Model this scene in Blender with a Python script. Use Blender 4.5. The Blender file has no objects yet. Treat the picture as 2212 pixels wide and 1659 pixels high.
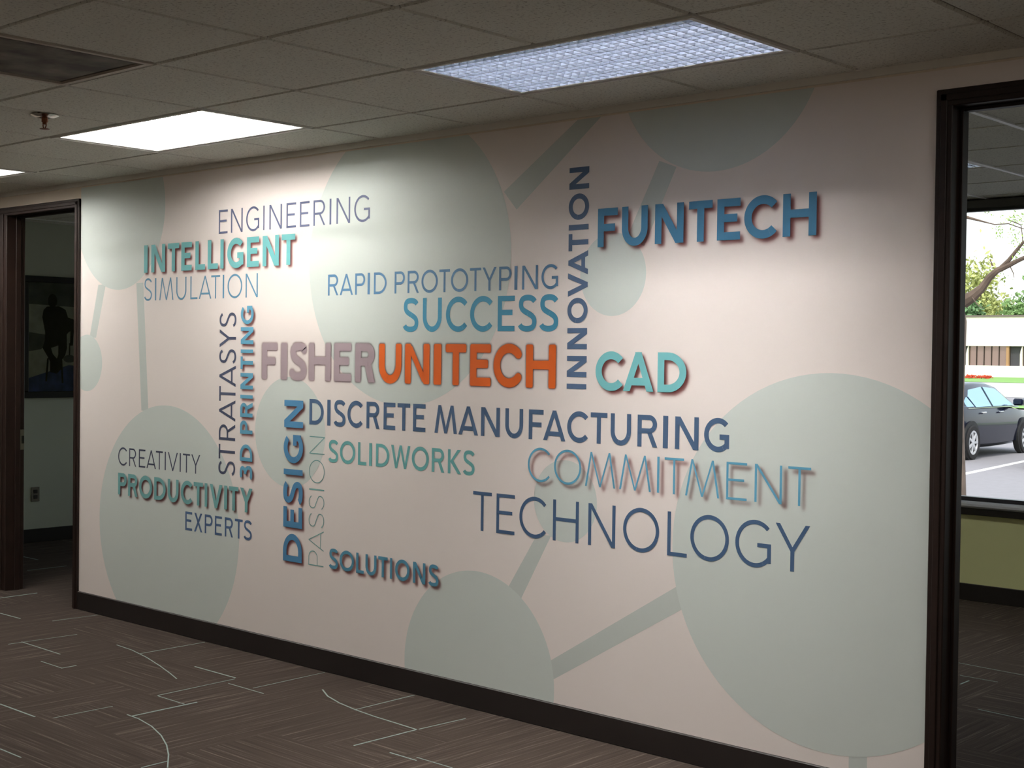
import bpy, bmesh, math, random
import numpy as np
from mathutils import Vector, Matrix, noise
random.seed(7)
sc = bpy.context.scene
COL = sc.collection

# ------------------------------------------------------------------ camera, world, sun, exposure
cam_d = bpy.data.cameras.new('camera')
cam = bpy.data.objects.new('camera', cam_d)
COL.objects.link(cam)
cam_d.sensor_width = 36.0
cam_d.lens = 36.0 * 2968.0 / 2212.0
cam_d.clip_start = 0.05
cam_d.clip_end = 600
RI = Vector((0.740145, 0.672323, 0.012916)); UP = Vector((-0.023309, 0.006454, 0.999707)); FW = Vector((-0.672043, 0.740230, -0.020448))
M3 = Matrix((RI, UP, -FW)).transposed()
cam.matrix_world = Matrix.Translation((3.5399, -3.9280, 1.5448)) @ M3.to_4x4()
sc.camera = cam

world = bpy.data.worlds.new('sky')
sc.world = world
world.use_nodes = True
wn = world.node_tree.nodes; wl = world.node_tree.links
wn.clear()
sky = wn.new('ShaderNodeTexSky'); sky.sky_type = 'NISHITA'; sky.sun_disc = False
sky.sun_elevation = math.radians(52); sky.sun_rotation = math.radians(160); sky.dust_density = 3.5; sky.air_density = 1.2
haze = wn.new('ShaderNodeMix'); haze.data_type = 'RGBA'; haze.inputs[0].default_value = 0.55; haze.inputs[7].default_value = (7.5, 7.7, 8.0, 1)
bg = wn.new('ShaderNodeBackground'); bg.inputs[1].default_value = 0.28
wo = wn.new('ShaderNodeOutputWorld')
wl.new(sky.outputs[0], haze.inputs[6]); wl.new(haze.outputs[2], bg.inputs[0]); wl.new(bg.outputs[0], wo.inputs[0])

sun_d = bpy.data.lights.new('sun', 'SUN'); sun_d.energy = 1.7; sun_d.angle = math.radians(0.8); sun_d.color = (1, 0.96, 0.9)
sun = bpy.data.objects.new('sun', sun_d); COL.objects.link(sun)
sun.rotation_euler = (math.radians(38), 0, math.radians(18))
sun.location = (0, -5, 20)

sc.view_settings.view_transform = 'Standard'
sc.view_settings.look = 'None'
sc.view_settings.gamma = 1.0
sc.view_settings.use_curve_mapping = False
sc.view_settings.exposure = 0.37
sc.cycles.max_bounces = 10
sc.cycles.diffuse_bounces = 6
sc.cycles.transparent_max_bounces = 16
sc.cycles.sample_clamp_indirect = 6.0

LAMP_LOUVRE = 108.0   # tubes behind the louvre
LAMP_LENS = 4.5      # bright lens panels
LAMP_LEFT = 37.0    # tubes behind the shallow white louvres on the left
LAMP_FRONT = 4.0     # panels further up the hall, behind the camera
LAMP_OFFICE = 58.0   # tubes in the right office

# ------------------------------------------------------------------ helpers
def srgb(r, g, b):
    def f(c):
        c /= 255.0
        return c / 12.92 if c <= 0.04045 else ((c + 0.055) / 1.055) ** 2.4
    return (f(r), f(g), f(b), 1.0)

MATS = {}
def mat(name, col, rough=0.6, metal=0.0, spec=0.5, emit=None, estr=0.0, nscale=None, namt=0.08, bump=0.0, bscale=200.0, coat=0.0):
    if name in MATS: return MATS[name]
    m = bpy.data.materials.new(name); m.use_nodes = True
    nt = m.node_tree; b = nt.nodes['Principled BSDF']
    b.inputs['Base Color'].default_value = col if len(col) == 4 else (*col, 1)
    b.inputs['Roughness'].default_value = rough
    b.inputs['Metallic'].default_value = metal
    b.inputs['Specular IOR Level'].default_value = spec
    if coat: b.inputs['Coat Weight'].default_value = coat
    if emit is not None:
        b.inputs['Emission Color'].default_value = emit; b.inputs['Emission Strength'].default_value = estr
    tc = None
    if nscale or bump:
        tc = nt.nodes.new('ShaderNodeTexCoord')
    if nscale:
        n = nt.nodes.new('ShaderNodeTexNoise'); n.inputs['Scale'].default_value = nscale; n.inputs['Detail'].default_value = 4
        nt.links.new(tc.outputs['Object'], n.inputs['Vector'])
        mr = nt.nodes.new('ShaderNodeMapRange'); mr.inputs[1].default_value = 0.25; mr.inputs[2].default_value = 0.75
        mr.inputs[3].default_value = 1 - namt; mr.inputs[4].default_value = 1 + namt
        nt.links.new(n.outputs[0], mr.inputs[0])
        hv = nt.nodes.new('ShaderNodeHueSaturation'); hv.inputs['Color'].default_value = col if len(col) == 4 else (*col, 1)
        nt.links.new(mr.outputs[0], hv.inputs['Value']); nt.links.new(hv.outputs[0], b.inputs['Base Color'])
    if bump:
        n2 = nt.nodes.new('ShaderNodeTexNoise'); n2.inputs['Scale'].default_value = bscale; n2.inputs['Detail'].default_value = 3
        nt.links.new(tc.outputs['Object'], n2.inputs['Vector'])
        bp = nt.nodes.new('ShaderNodeBump'); bp.inputs['Strength'].default_value = bump; bp.inputs['Distance'].default_value = 0.002
        nt.links.new(n2.outputs[0], bp.inputs['Height']); nt.links.new(bp.outputs[0], b.inputs['Normal'])
    MATS[name] = m
    return m

class MB:
    """collects boxes, prisms, tubes and lathes into one mesh"""
    def __init__(s): s.v = []; s.f = []
    def add(s, vs, fs):
        n = len(s.v); s.v += [tuple(map(float, p)) for p in vs]; s.f += [tuple(n + i for i in f) for f in fs]; return s
    def box(s, x0, x1, y0, y1, z0, z1):
        return s.add([(x0,y0,z0),(x1,y0,z0),(x1,y1,z0),(x0,y1,z0),(x0,y0,z1),(x1,y0,z1),(x1,y1,z1),(x0,y1,z1)],
                     [(0,3,2,1),(4,5,6,7),(0,1,5,4),(1,2,6,5),(2,3,7,6),(3,0,4,7)])
    def cbox(s, x0, x1, y0, y1, z0, z1, c):
        """box with chamfered edges all round in x/y/z"""
        bm = bmesh.new()
        bmesh.ops.create_cube(bm, size=1, matrix=Matrix.Translation(((x0+x1)/2,(y0+y1)/2,(z0+z1)/2)) @ Matrix.Diagonal((x1-x0,y1-y0,z1-z0,1)))
        bmesh.ops.bevel(bm, geom=bm.edges[:], offset=c, segments=1, affect='EDGES')
        bm.verts.index_update()
        s.add([v.co[:] for v in bm.verts], [tuple(v.index for v in f.verts) for f in bm.faces]); bm.free(); return s
    def tube(s, pts, radii, n=10, cap=True):
        pts = [Vector(p) for p in pts]
        if not hasattr(radii, '__len__'): radii = [radii] * len(pts)
        rings = []; base = len(s.v); vs = []; fs = []
        t0 = (pts[1] - pts[0]).normalized()
        u = t0.orthogonal().normalized()
        for i, p in enumerate(pts):
            a = pts[max(i-1, 0)]; b = pts[min(i+1, len(pts)-1)]
            t = (b - a).normalized()
            u = (u - t * u.dot(t)).normalized(); w = t.cross(u)
            for k in range(n):
                an = 2*math.pi*k/n
                vs.append(p + (u*math.cos(an) + w*math.sin(an)) * radii[i])
        for i in range(len(pts)-1):
            for k in range(n):
                fs.append((i*n+k, i*n+(k+1)%n, (i+1)*n+(k+1)%n, (i+1)*n+k))
        if cap:
            fs.append(tuple(range(n-1, -1, -1))); fs.append(tuple((len(pts)-1)*n+k for k in range(n)))
        return s.add(vs, fs)
    def lathe(s, prof, center, axis='z', n=24):
        vs = []; fs = []
        for r, h in prof:
            for k in range(n):
                a = 2*math.pi*k/n; c, d = r*math.cos(a), r*math.sin(a)
                p = (c, d, h) if axis == 'z' else ((h, c, d) if axis == 'x' else (c, h, d))
                vs.append((p[0]+center[0], p[1]+center[1], p[2]+center[2]))
        m = len(prof)
        for i in range(m-1):
            for k in range(n):
                fs.append((i*n+k, i*n+(k+1)%n, (i+1)*n+(k+1)%n, (i+1)*n+k))
        fs.append(tuple(range(n-1, -1, -1))); fs.append(tuple((m-1)*n+k for k in range(n)))
        return s.add(vs, fs)
    def prism(s, poly, axis, a0, a1):
        """poly: 2D points; axis: extrusion axis"""
        def P(p, a):
            return {'x': (a, p[0], p[1]), 'y': (p[0], a, p[1]), 'z': (p[0], p[1], a)}[axis]
        n = len(poly)
        return s.add([P(p, a0) for p in poly] + [P(p, a1) for p in poly],
                     [tuple(range(n)), tuple(range(2*n-1, n-1, -1))] + [(i, (i+1) % n, n+(i+1) % n, n+i) for i in range(n)])
    def build(s, name, m, parent=None, smooth=False, fix=True):
        me = bpy.data.meshes.new(name); me.from_pydata(s.v, [], s.f)
        if fix:
            bm = bmesh.new(); bm.from_mesh(me); bmesh.ops.recalc_face_normals(bm, faces=bm.faces[:]); bm.to_mesh(me); bm.free()
        if smooth:
            for p in me.polygons: p.use_smooth = True
            me.set_sharp_from_angle(angle=math.radians(40))
        if m: me.materials.append(m)
        o = bpy.data.objects.new(name, me); COL.objects.link(o)
        if parent: o.parent = parent
        return o

def tag(o, label=None, cat=None, group=None, kind=None):
    if label: o['label'] = label
    if cat: o['category'] = cat
    if group: o['group'] = group
    if kind: o['kind'] = kind
    return o
def empty(name, loc=(0, 0, 0), rz=0, label=None, cat=None, group=None, kind=None):
    o = bpy.data.objects.new(name, None); COL.objects.link(o); o.location = loc; o.rotation_euler = (0, 0, rz)
    o.empty_display_size = 0.1
    return tag(o, label, cat, group, kind)
def inst(src, parent, loc, name=None, rz=0):
    o = src.copy(); COL.objects.link(o); o.parent = parent; o.location = loc
    if rz: o.rotation_euler = (0, 0, rz)
    return o
def copy_tree(o, parent=None):
    c = o.copy(); COL.objects.link(c)
    c.parent = parent
    for ch in list(o.children): copy_tree(ch, c)
    return c

T = 0.6096            # ceiling module
H = 2.543             # ceiling height of the hall
YW = 0.401            # face of the mural wall
YB = 0.508            # back of the mural wall
LX0, LX1 = -4.733, -3.915      # left doorway
RX0, RX1 = 1.56, 3.35         # right opening
HEAD = 2.394
XL, XR, YF = -9.2, 5.2, -7.2  # hall shell
YE = 4.65                     # inner face of the exterior wall
HR = 2.585                    # ceiling height of the offices

# ------------------------------------------------------------------ materials
m_cream = mat('cream_paint', srgb(226, 214, 198), 0.75, nscale=3, namt=0.02, bump=0.15, bscale=300)
m_olive = mat('olive_paint', srgb(214, 214, 160), 0.8, nscale=3, namt=0.02, bump=0.15, bscale=300)
m_grey_wall = mat('grey_green_paint', srgb(190, 196, 182), 0.8, nscale=3, namt=0.02, bump=0.15, bscale=300)
m_trim = mat('dark_brown_wood', srgb(33, 21, 16), 0.5, spec=0.3, nscale=14, namt=0.2)
m_base = mat('black_brown_vinyl', srgb(28, 22, 20), 0.5)
m_tee = mat('tee_paint', srgb(196, 188, 176), 0.6)
m_tee_white = mat('white_tee_paint', srgb(238, 240, 236), 0.45)
m_tee_shade = mat('tee_groove_shade', srgb(118, 112, 104), 0.7)  # groove shade between the tiles is put into this darker tee colour
m_white = mat('white_enamel', srgb(228, 226, 218), 0.45)
m_alu = mat('brushed_aluminium', srgb(215, 218, 225), 0.32, metal=1.0)
m_black = mat('black_frame', srgb(14, 13, 14), 0.35)

def tile_material():
    m = bpy.data.materials.new('mineral_tile'); m.use_nodes = True; nt = m.node_tree; b = nt.nodes['Principled BSDF']
    b.inputs['Roughness'].default_value = 0.95; b.inputs['Specular IOR Level'].default_value = 0.1
    g = nt.nodes.new('ShaderNodeNewGeometry')
    n = nt.nodes.new('ShaderNodeTexNoise'); n.inputs['Scale'].default_value = 90; n.inputs['Detail'].default_value = 4; n.inputs['Roughness'].default_value = 0.7
    nt.links.new(g.outputs['Position'], n.inputs['Vector'])
    r = nt.nodes.new('ShaderNodeValToRGB')
    r.color_ramp.elements[0].position = 0.34; r.color_ramp.elements[0].color = srgb(172, 170, 160)
    r.color_ramp.elements[1].position = 0.46; r.color_ramp.elements[1].color = srgb(222, 222, 212)
    nt.links.new(n.outputs[0], r.inputs[0]); nt.links.new(r.outputs[0], b.inputs['Base Color'])
    bp = nt.nodes.new('ShaderNodeBump'); bp.inputs['Strength'].default_value = 0.4; bp.inputs['Distance'].default_value = 0.002
    nt.links.new(n.outputs[0], bp.inputs['Height']); nt.links.new(bp.outputs[0], b.inputs['Normal'])
    return m
m_tile = tile_material()

def carpet_material():
    m = bpy.data.materials.new('carpet'); m.use_nodes = True; nt = m.node_tree; b = nt.nodes['Principled BSDF']; L = nt.links
    b.inputs['Roughness'].default_value = 1.0; b.inputs['Specular IOR Level'].default_value = 0.05
    g = nt.nodes.new('ShaderNodeNewGeometry')
    def streak(sx, sy, seed):
        mp = nt.nodes.new('ShaderNodeMapping'); mp.inputs['Scale'].default_value = (sx, sy, 1); mp.inputs['Location'].default_value = (seed, seed*2, 0)
        L.new(g.outputs['Position'], mp.inputs['Vector'])
        n = nt.nodes.new('ShaderNodeTexNoise'); n.inputs['Scale'].default_value = 1; n.inputs['Detail'].default_value = 3; n.inputs['Roughness'].default_value = 0.65
        L.new(mp.outputs[0], n.inputs['Vector']); return n.outputs[0]
    a = streak(75, 1.6, 0); c = streak(1.6, 75, 5)
    sn = nt.nodes.new('ShaderNodeVectorMath'); sn.operation = 'SNAP'; sn.inputs[1].default_value = (0.305, 0.457, 1)
    L.new(g.outputs['Position'], sn.inputs[0])
    wn_ = nt.nodes.new('ShaderNodeTexWhiteNoise'); wn_.noise_dimensions = '3D'; L.new(sn.outputs[0], wn_.inputs['Vector'])
    gt = nt.nodes.new('ShaderNodeMath'); gt.operation = 'GREATER_THAN'; gt.inputs[1].default_value = 0.66; L.new(wn_.outputs['Value'], gt.inputs[0])
    mx = nt.nodes.new('ShaderNodeMix'); mx.data_type = 'FLOAT'
    L.new(gt.outputs[0], mx.inputs[0]); L.new(a, mx.inputs[2]); L.new(c, mx.inputs[3])
    sp = nt.nodes.new('ShaderNodeTexNoise'); sp.inputs['Scale'].default_value = 420; sp.inputs['Detail'].default_value = 2; L.new(g.outputs['Position'], sp.inputs['Vector'])
    ad = nt.nodes.new('ShaderNodeMath'); ad.operation = 'MULTIPLY_ADD'; ad.inputs[1].default_value = 0.32; L.new(sp.outputs[0], ad.inputs[0]); L.new(mx.outputs[0], ad.inputs[2])
    r = nt.nodes.new('ShaderNodeValToRGB'); e = r.color_ramp.elements
    e[0].position = 0.45; e[0].color = srgb(54, 47, 43)
    e[1].position = 0.74; e[1].color = srgb(67, 59, 54)
    k = e.new(0.86); k.color = srgb(98, 89, 84)
    L.new(ad.outputs[0], r.inputs[0]); L.new(r.outputs[0], b.inputs['Base Color'])
    bp = nt.nodes.new('ShaderNodeBump'); bp.inputs['Strength'].default_value = 0.5; bp.inputs['Distance'].default_value = 0.002
    L.new(sp.outputs[0], bp.inputs['Height']); L.new(bp.outputs[0], b.inputs['Normal'])
    return m
m_carpet = carpet_material()
m_yarn = mat('teal_yarn', srgb(132, 148, 144), 1.0, spec=0.05, nscale=300, namt=0.25)

# ------------------------------------------------------------------ floor
floor = tag(MB().box(XL, XR, YF, YE + 0.2, -0.08, 0.0).build('floor', m_carpet), kind='structure')
def ribbon(mb, pts, w, z0=0.0, z1=0.0012):
    pts = [Vector((p[0], p[1], 0)) for p in pts]; n = len(pts); ring = []
    for i, p in enumerate(pts):
        t = (pts[min(i+1, n-1)] - pts[max(i-1, 0)]).normalized(); s_ = Vector((-t.y, t.x, 0)) * w / 2
        ring.append((p - s_, p + s_))
    vs = []; fs = []
    for a, b in ring:
        vs += [(a.x, a.y, z0), (b.x, b.y, z0), (b.x, b.y, z1), (a.x, a.y, z1)]
    for i in range(n-1):
        for k in range(4):
            fs.append((4*i+k, 4*i+(k+1) % 4, 4*i+4+(k+1) % 4, 4*i+4+k))
    fs += [(0, 1, 2, 3), (4*n-1, 4*n-2, 4*n-3, 4*n-4)]
    mb.add(vs, fs)
YARN = [
 ([(-2.814,0.009),(-2.652,-0.003),(-2.447,-0.046),(-2.24,-0.105),(-2.07,-0.16),(-1.958,-0.2)],.007),
 ([(-1.316,0.152),(-1.206,0.09),(-1.08,0.049),(-0.948,0.022),(-0.792,0.004),(-0.664,-0.002),(-0.522,-0.011)],.009),
 ([(-1.56,-0.716),(-1.466,-0.719),(-1.332,-0.745),(-1.186,-0.795),(-1.054,-0.857),(-0.939,-0.925),(-0.8,-1.022)],.007),
 ([(-3.226,-0.304),(-2.817,-0.314)],.008),([(-2.736,-0.463),(-2.531,-0.467)],.006),([(-2.531,-0.47),(-2.533,-0.388)],.008),
 ([(-2.099,-1.007),(-1.799,-1.007)],.010),([(-1.462,-1.336),(-1.3,-1.336)],.008),([(-2.111,0.008),(-1.781,0.007)],.010),
 ([(-1.714,-0.082),(-1.445,-0.085)],.006),([(-1.738,-0.445),(-1.538,-0.445)],.006),([(-1.524,-0.718),(-1.526,-0.387)],.012),
 ([(-1.75,-0.442),(-1.765,-0.01)],.006),([(-2.548,-0.021),(-2.553,0.377)],.006),([(-4.515,0.239),(-4.525,0.494)],.014),
 ([(-4.05,0.002),(-3.82,0.005)],.010),([(-0.94,0.017),(-0.945,0.380)],.007),([(-0.53,-0.346),(-0.522,-0.015)],.009),
 ([(-0.359,-0.311),(-0.21,-0.311)],.009),([(-0.869,-1.09),(-0.87,-0.975)],.007),([(-3.63,0.099),(-3.615,0.376)],.005),
 ([(-1.56,-0.058),(-1.572,0.38)],.004),([(-1.728,-0.962),(-1.724,-0.685)],.004),([(-3.22,-0.382),(-3.2,0.003)],.004),
 ([(-0.52,0.0),(-0.50,0.256)],.006),([(-0.239,-0.282),(-0.048,-0.281)],.006),([(1.0,1.98),(1.30,1.95)],.008),
 ([(0.74,2.377),(0.739,2.479)],.010),([(0.533,2.82),(0.95,2.78)],.006),([(0.66,2.554),(0.85,2.552)],.006),
 ([(-5.6,0.1),(-5.3,0.1)],.01),([(-5.1,-0.4),(-5.1,-0.05)],.01),([(0.4,-1.4),(0.4,-1.0)],.008),([(1.3,-0.9),(1.7,-0.9)],.008),
 ([(-6.1,1.2),(-5.8,1.2)],.01),([(-5.4,0.9),(-5.4,1.2)],.01),([(2.2,1.3),(2.2,1.7)],.008),([(1.5,3.2),(1.9,3.2)],.008)]
yb = MB()
for pts, w in YARN: ribbon(yb, pts, w*0.72)
tag(yb.build('woven_accent_lines', m_yarn, floor), 'pale teal yarn lines and arcs woven into the carpet', kind='stuff')

# ------------------------------------------------------------------ walls of the hall and the offices
back = MB()
back.box(XL, LX0-0.02, YW, YB, 0, 2.75); back.box(LX0-0.02, LX1+0.02, YW, YB, HEAD+0.02, 2.75)
back.box(LX1+0.02, RX0-0.02, YW, YB, 0, 2.75)
back.box(RX0-0.02, RX1+0.02, YW, YB, 2.404, 2.75); back.box(RX1+0.02, XR, YW, YB, 0, 2.75)
wall_back = tag(back.build('wall_back', m_cream), kind='structure')
tag(MB().box(XL-0.12, XL, YF, YE+0.2, 0, 2.75).build('wall_left', m_cream), kind='structure')
tag(MB().box(XR, XR+0.12, YF, YE+0.2, 0, 2.75).build('wall_right', m_cream), kind='structure')
tag(MB().box(XL-0.12, XR+0.12, YF-0.12, YF, 0, 2.75).build('wall_front', m_cream), kind='structure')
tag(MB().box(-6.80, -6.683, YB, YE, 0, 2.75).build('wall_office_left', m_grey_wall), kind='structure')
tag(MB().box(-2.62, -2.50, YB, YE, 0, 2.75).build('wall_partition', m_olive), kind='structure')
WX0, WX1, WZ0, WZ1 = -1.9, 3.9, 0.652, 2.585
ext = MB()
ext.box(XL, -6.6, YE, YE+0.2, -0.4, 2.95); ext.box(-3.4, WX0, YE, YE+0.2, -0.4, 2.95); ext.box(-6.6, -3.4, YE, YE+0.2, -0.4, 0.7); ext.box(-6.6, -3.4, YE, YE+0.2, 2.4, 2.95); ext.box(WX1, XR, YE, YE+0.2, -0.4, 2.95)
ext.box(WX0, WX1, YE, YE+0.2, -0.4, WZ0-0.04); ext.box(WX0, WX1, YE, YE+0.2, WZ1, 2.95)
tag(ext.build('wall_exterior', m_olive), kind='structure')
tag(MB().box(XL-0.3, XR+0.3, YF-0.3, YE+0.4, 2.95, 3.3).build('roof', mat('roof_grey', srgb(120, 118, 112), 0.9)), kind='structure')  # unseen slab, put over the rooms to keep the sun out

# baseboards
def base_run(name, x0, x1, y0, y1):
    mb = MB().cbox(x0, x1, y0, y1, 0.0, 0.108, 0.003)
    return tag(mb.build(name, m_base), kind='structure')
base_run('baseboard_back', LX1+0.052, RX0-0.054, YW-0.013, YW+0.002)
base_run('baseboard_exterior', -2.5, XR, YE-0.013, YE+0.002)
base_run('baseboard_office_left', -6.685, -6.670, YB, YE)
base_run('baseboard_partition', -2.502, -2.488, YB, YE-0.014)
base_run('baseboard_right', RX1+0.06, XR, YW-0.013, YW+0.002)
base_run('baseboard_left', XL, LX0-0.14, YW-0.013, YW+0.002)
# ceiling wall angle
tag(MB().box(XL, XR, YW-0.008, YW+0.001, H-0.026, H+0.004).box(XL, XR, YW-0.022, YW+0.001, H+0.001, H+0.004).build('trim_1', mat('wall_angle_paint', srgb(226, 224, 216), 0.6)), kind='structure')

# ------------------------------------------------------------------ doorway casings
def casing(root, x0, x1, head, w, wl=None):
    wl = wl or w
    def strip(name, x, xx):
        mb = MB(); mb.cbox(min(x, xx), max(x, xx), YW-0.016, YW+0.002, 0, head+w, 0.003)
        a, b = sorted((x, xx)); q = (b-a)*0.3
        mb.cbox(a+q, b-q, YW-0.021, YW-0.015, 0, head+w-q, 0.002)
        return mb.build(name, m_trim, root)
    strip('casing', x0, x0-wl); strip('casing', x1, x1+w)
    mb = MB(); mb.cbox(x0-wl, x1+w, YW-0.0165, YW+0.002, head, head+w, 0.003); mb.cbox(x0-wl*.7, x1+w*.7, YW-0.021, YW-0.015, head+w*.3, head+w*.7, 0.002)
    mb.build('head_casing', m_trim, root)
    for a, b in ((x0-0.02, x0), (x1, x1+0.02)):
        MB().cbox(a, b, YW-0.004, YB+0.004, 0, head+0.02, 0.002).build('jamb', m_trim, root)
    MB().cbox(x0, x1, YW-0.004, YB+0.004, head, head+0.02, 0.002).build('head_jamb', m_trim, root)
    st = MB(); st.cbox(x0, x0+0.011, YW+0.045, YW+0.080, 0, head, 0.002); st.cbox(x1-0.011, x1, YW+0.045, YW+0.080, 0, head, 0.002)
    st.cbox(x0+0.011, x1-0.011, YW+0.045, YW+0.080, head-0.011, head, 0.002)
    st.build('door_stop', m_trim, root)
    for a, b in ((x0-w-0.008, x0-0.008), (x1+0.008, x1+w+0.008)):
        MB().cbox(a, b, YB-0.002, YB+0.010, 0, head+w+0.008, 0.003).build('casing', m_trim, root)
    MB().cbox(x0-0.008, x1+0.008, YB-0.002, YB+0.010, head+0.008, head+w+0.008, 0.003).build('head_casing', m_trim, root)
d1 = empty('door_1', (0, 0, 0), kind='structure'); casing(d1, LX0, LX1, HEAD, 0.052, 0.14)
d2 = empty('door_2', (0, 0, 0), kind='structure'); casing(d2, RX0, RX1, 2.384, 0.057)
sp = MB(); sp.cbox(LX0-0.001, LX0+0.0022, YW+0.080, YB+0.004, 0.90, 1.03, 0.001)
spo = sp.build('strike_plate', mat('steel_plate', srgb(150, 146, 140), 0.3, metal=0.9), d1)
MB().cbox(LX0+0.0015, LX0+0.0028, YW+0.092, YW+0.110, 0.94, 0.99, 0.0005).build('latch_hole', m_black, spo)

# ------------------------------------------------------------------ hall ceiling
deck = tag(MB().box(XL, XR, YF, YW, 2.72, 2.75).build('ceiling', m_tee), kind='structure')
def tile_mesh(sx, sy, drop, lip):
    mb = MB(); hx, hy = sx/2, sy/2; g = 0.007
    a, b = hx-g, hy-g; c, d = a-lip, b-lip
    mb.add([(-a,-b,0.012),(a,-b,0.012),(a,b,0.012),(-a,b,0.012),(-a,-b,0),(a,-b,0),(a,b,0),(-a,b,0),(-c,-d,-drop),(c,-d,-drop),(c,d,-drop),(-c,d,-drop)],
           [(3,2,1,0),(0,1,5,4),(1,2,6,5),(2,3,7,6),(3,0,4,7),(4,5,9,8),(5,6,10,9),(6,7,11,10),(7,4,8,11),(8,9,10,11)])
    return mb
FIX = [(0, -1), (-4, -1), (-8, -1), (4, -1), (-12, -1), (-6, -6), (-2, -6), (-10, -6), (2, -6), (6, -6), (-6, -10), (-2, -10), (2, -10)]   # 2x1-module light fixtures; the last row is unseen, added for ambient light
VENT = (-2, -3)
taken = {(VENT)}
for fx, fy in FIX: taken |= {(fx, fy), (fx+1, fy)}
first = {}
nt_ = 0
for j in range(-12, 1):
    y0 = j*T; y1 = min((j+1)*T, YW)
    if y0 < YF: y0 = YF
    for i in range(-15, 9):
        x0, x1 = max(i*T, XL), min((i+1)*T, XR)
        if (i, j) in taken or x1-x0 < 0.05 or y1-y0 < 0.05: continue
        key = (round(x1-x0, 3), round(y1-y0, 3))
        if key not in first:
            o = tile_mesh(key[0], key[1], 0.009, 0.005).build('ceiling_tile', m_tile, deck); first[key] = o
            o.location = ((x0+x1)/2, (y0+y1)/2, H+0.009 + random.uniform(-0.0008, 0.0008))
        else:
            inst(first[key], deck, ((x0+x1)/2, (y0+y1)/2, H+0.009 + random.uniform(-0.0008, 0.0008)))
for j in range(-11, 1):
    MB().box(XL, XR, j*T-0.0075, j*T+0.0075, H+0.009, H+0.030).build('grid_runner', m_tee_shade, deck)
for i in range(-15, 9):
    mb = MB()
    for j in range(-12, 1):
        ya, yb2 = max(j*T+0.0075, YF), min((j+1)*T-0.0075, YW)
        if (i-1, j) in taken and (i, j) in taken and (any((i-1, j) == f for f in FIX)): continue
        mb.box(i*T-0.0075, i*T+0.0075, ya, yb2, H+0.0095, H+0.028)
    mb.build('cross_tees', m_tee_shade, deck)
# small intersection plates where the grid shows as light spots
# ------------------------------------------------------------------ office ceilings
def office_ceiling(name, x0, x1, y0, y1, z, xo, yo, skip=()):
    dk = tag(MB().box(x0, x1, y0, y1, z+0.10, z+0.13).build(name, m_tee), kind='structure')
    fst = {}
    i0 = math.floor((x0-xo)/T); i1 = math.ceil((x1-xo)/T); j0 = math.floor((y0-yo)/T); j1 = math.ceil((y1-yo)/T)
    for i in range(i0, i1):
        for j in range(j0, j1):
            if (i, j) in skip: continue
            xa, xb = max(xo+i*T, x0), min(xo+(i+1)*T, x1); ya, yb = max(yo+j*T, y0), min(yo+(j+1)*T, y1)
            if xb-xa < .05 or yb-ya < .05: continue
            key = (round(xb-xa, 3), round(yb-ya, 3))
            loc = ((xa+xb)/2, (ya+yb)/2, z+0.002)
            if key not in fst:
                o = tile_mesh(key[0], key[1], 0.0, 0.003).build('ceiling_tile', m_tile, dk); o.location = loc; fst[key] = o
            else: inst(fst[key], dk, loc)
    for i in range(i0, i1+1):
        x = xo+i*T
        if not x0 < x < x1: continue
        mb = MB()
        if (i-1, 1) in skip and (i, 1) in skip: mb.box(x-0.012, x+0.012, y0, yo+T-0.01, z-0.005, z+0.03).box(x-0.012, x+0.012, yo+2*T+0.01, y1, z-0.005, z+0.03)
        else: mb.box(x-0.012, x+0.012, y0, y1, z-0.005, z+0.03)
        mb.build('grid_runner', m_tee_white, dk)
    for j in range(j0, j1+1):
        y = yo+j*T
        if y0 < y < y1: MB().box(x0, x1, y-0.007, y+0.007, z-0.001, z+0.03).build('cross_tee', m_tile, dk)
    return dk
office_ceiling('ceiling_right_office', -2.5, XR, YB, YE, HR, 1.094, 2.01, ((-3, 1), (-2, 1)))
office_ceiling('ceiling_left_office', -6.683, -2.62, YB, YE, 2.56, -6.4, 1.58)
# long pale valance over the window
val = tag(MB().cbox(WX0-0.1, WX1+0.1, YE-0.085, YE-0.002, 2.525, HR-0.006, 0.004).build('blind_headrail', mat('dark_blind', srgb(92, 92, 92), 0.6)),
          'grey raised blind headrail at ceiling above the office window', 'blind')
bs = MB()
for k in range(5): bs.box(WX0-0.05, WX1+0.05, YE-0.075, YE-0.02, 2.507+k*0.0042, 2.5095+k*0.0042)
bs.build('slat_stack', mat('dark_slat', srgb(70, 70, 72), 0.6), val)

# ------------------------------------------------------------------ window
win = empty('window_1', (0, 0, 0), kind='structure')
m_wframe = mat('dark_bronze_frame', srgb(38, 36, 42), 0.35)
fr = MB()
fr.box(WX0, WX1, YE+0.04, YE+0.10, WZ0-0.04, WZ0+0.015); fr.box(WX0, WX1, YE+0.04, YE+0.10, WZ1-0.035, WZ1)
fr.box(WX0, WX0+0.05, YE+0.04, YE+0.10, WZ0, WZ1); fr.box(WX1-0.05, WX1, YE+0.04, YE+0.10, WZ0, WZ1)
fr.build('window_frame', m_wframe, win)
for x in (1.95,): MB().box(x-0.025, x+0.025, YE+0.045, YE+0.095, WZ0+0.015, WZ1-0.035).build('mullion', m_wframe, win)
gm = bpy.data.materials.new('window_glass'); gm.use_nodes = True; gn = gm.node_tree; gn.nodes.clear()
tr = gn.nodes.new('ShaderNodeBsdfTransparent'); tr.inputs[0].default_value = (0.93, 0.95, 0.94, 1)
gl = gn.nodes.new('ShaderNodeBsdfGlossy'); gl.inputs['Roughness'].default_value = 0.02
fz = gn.nodes.new('ShaderNodeFresnel'); fz.inputs[0].default_value = 1.45
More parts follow.
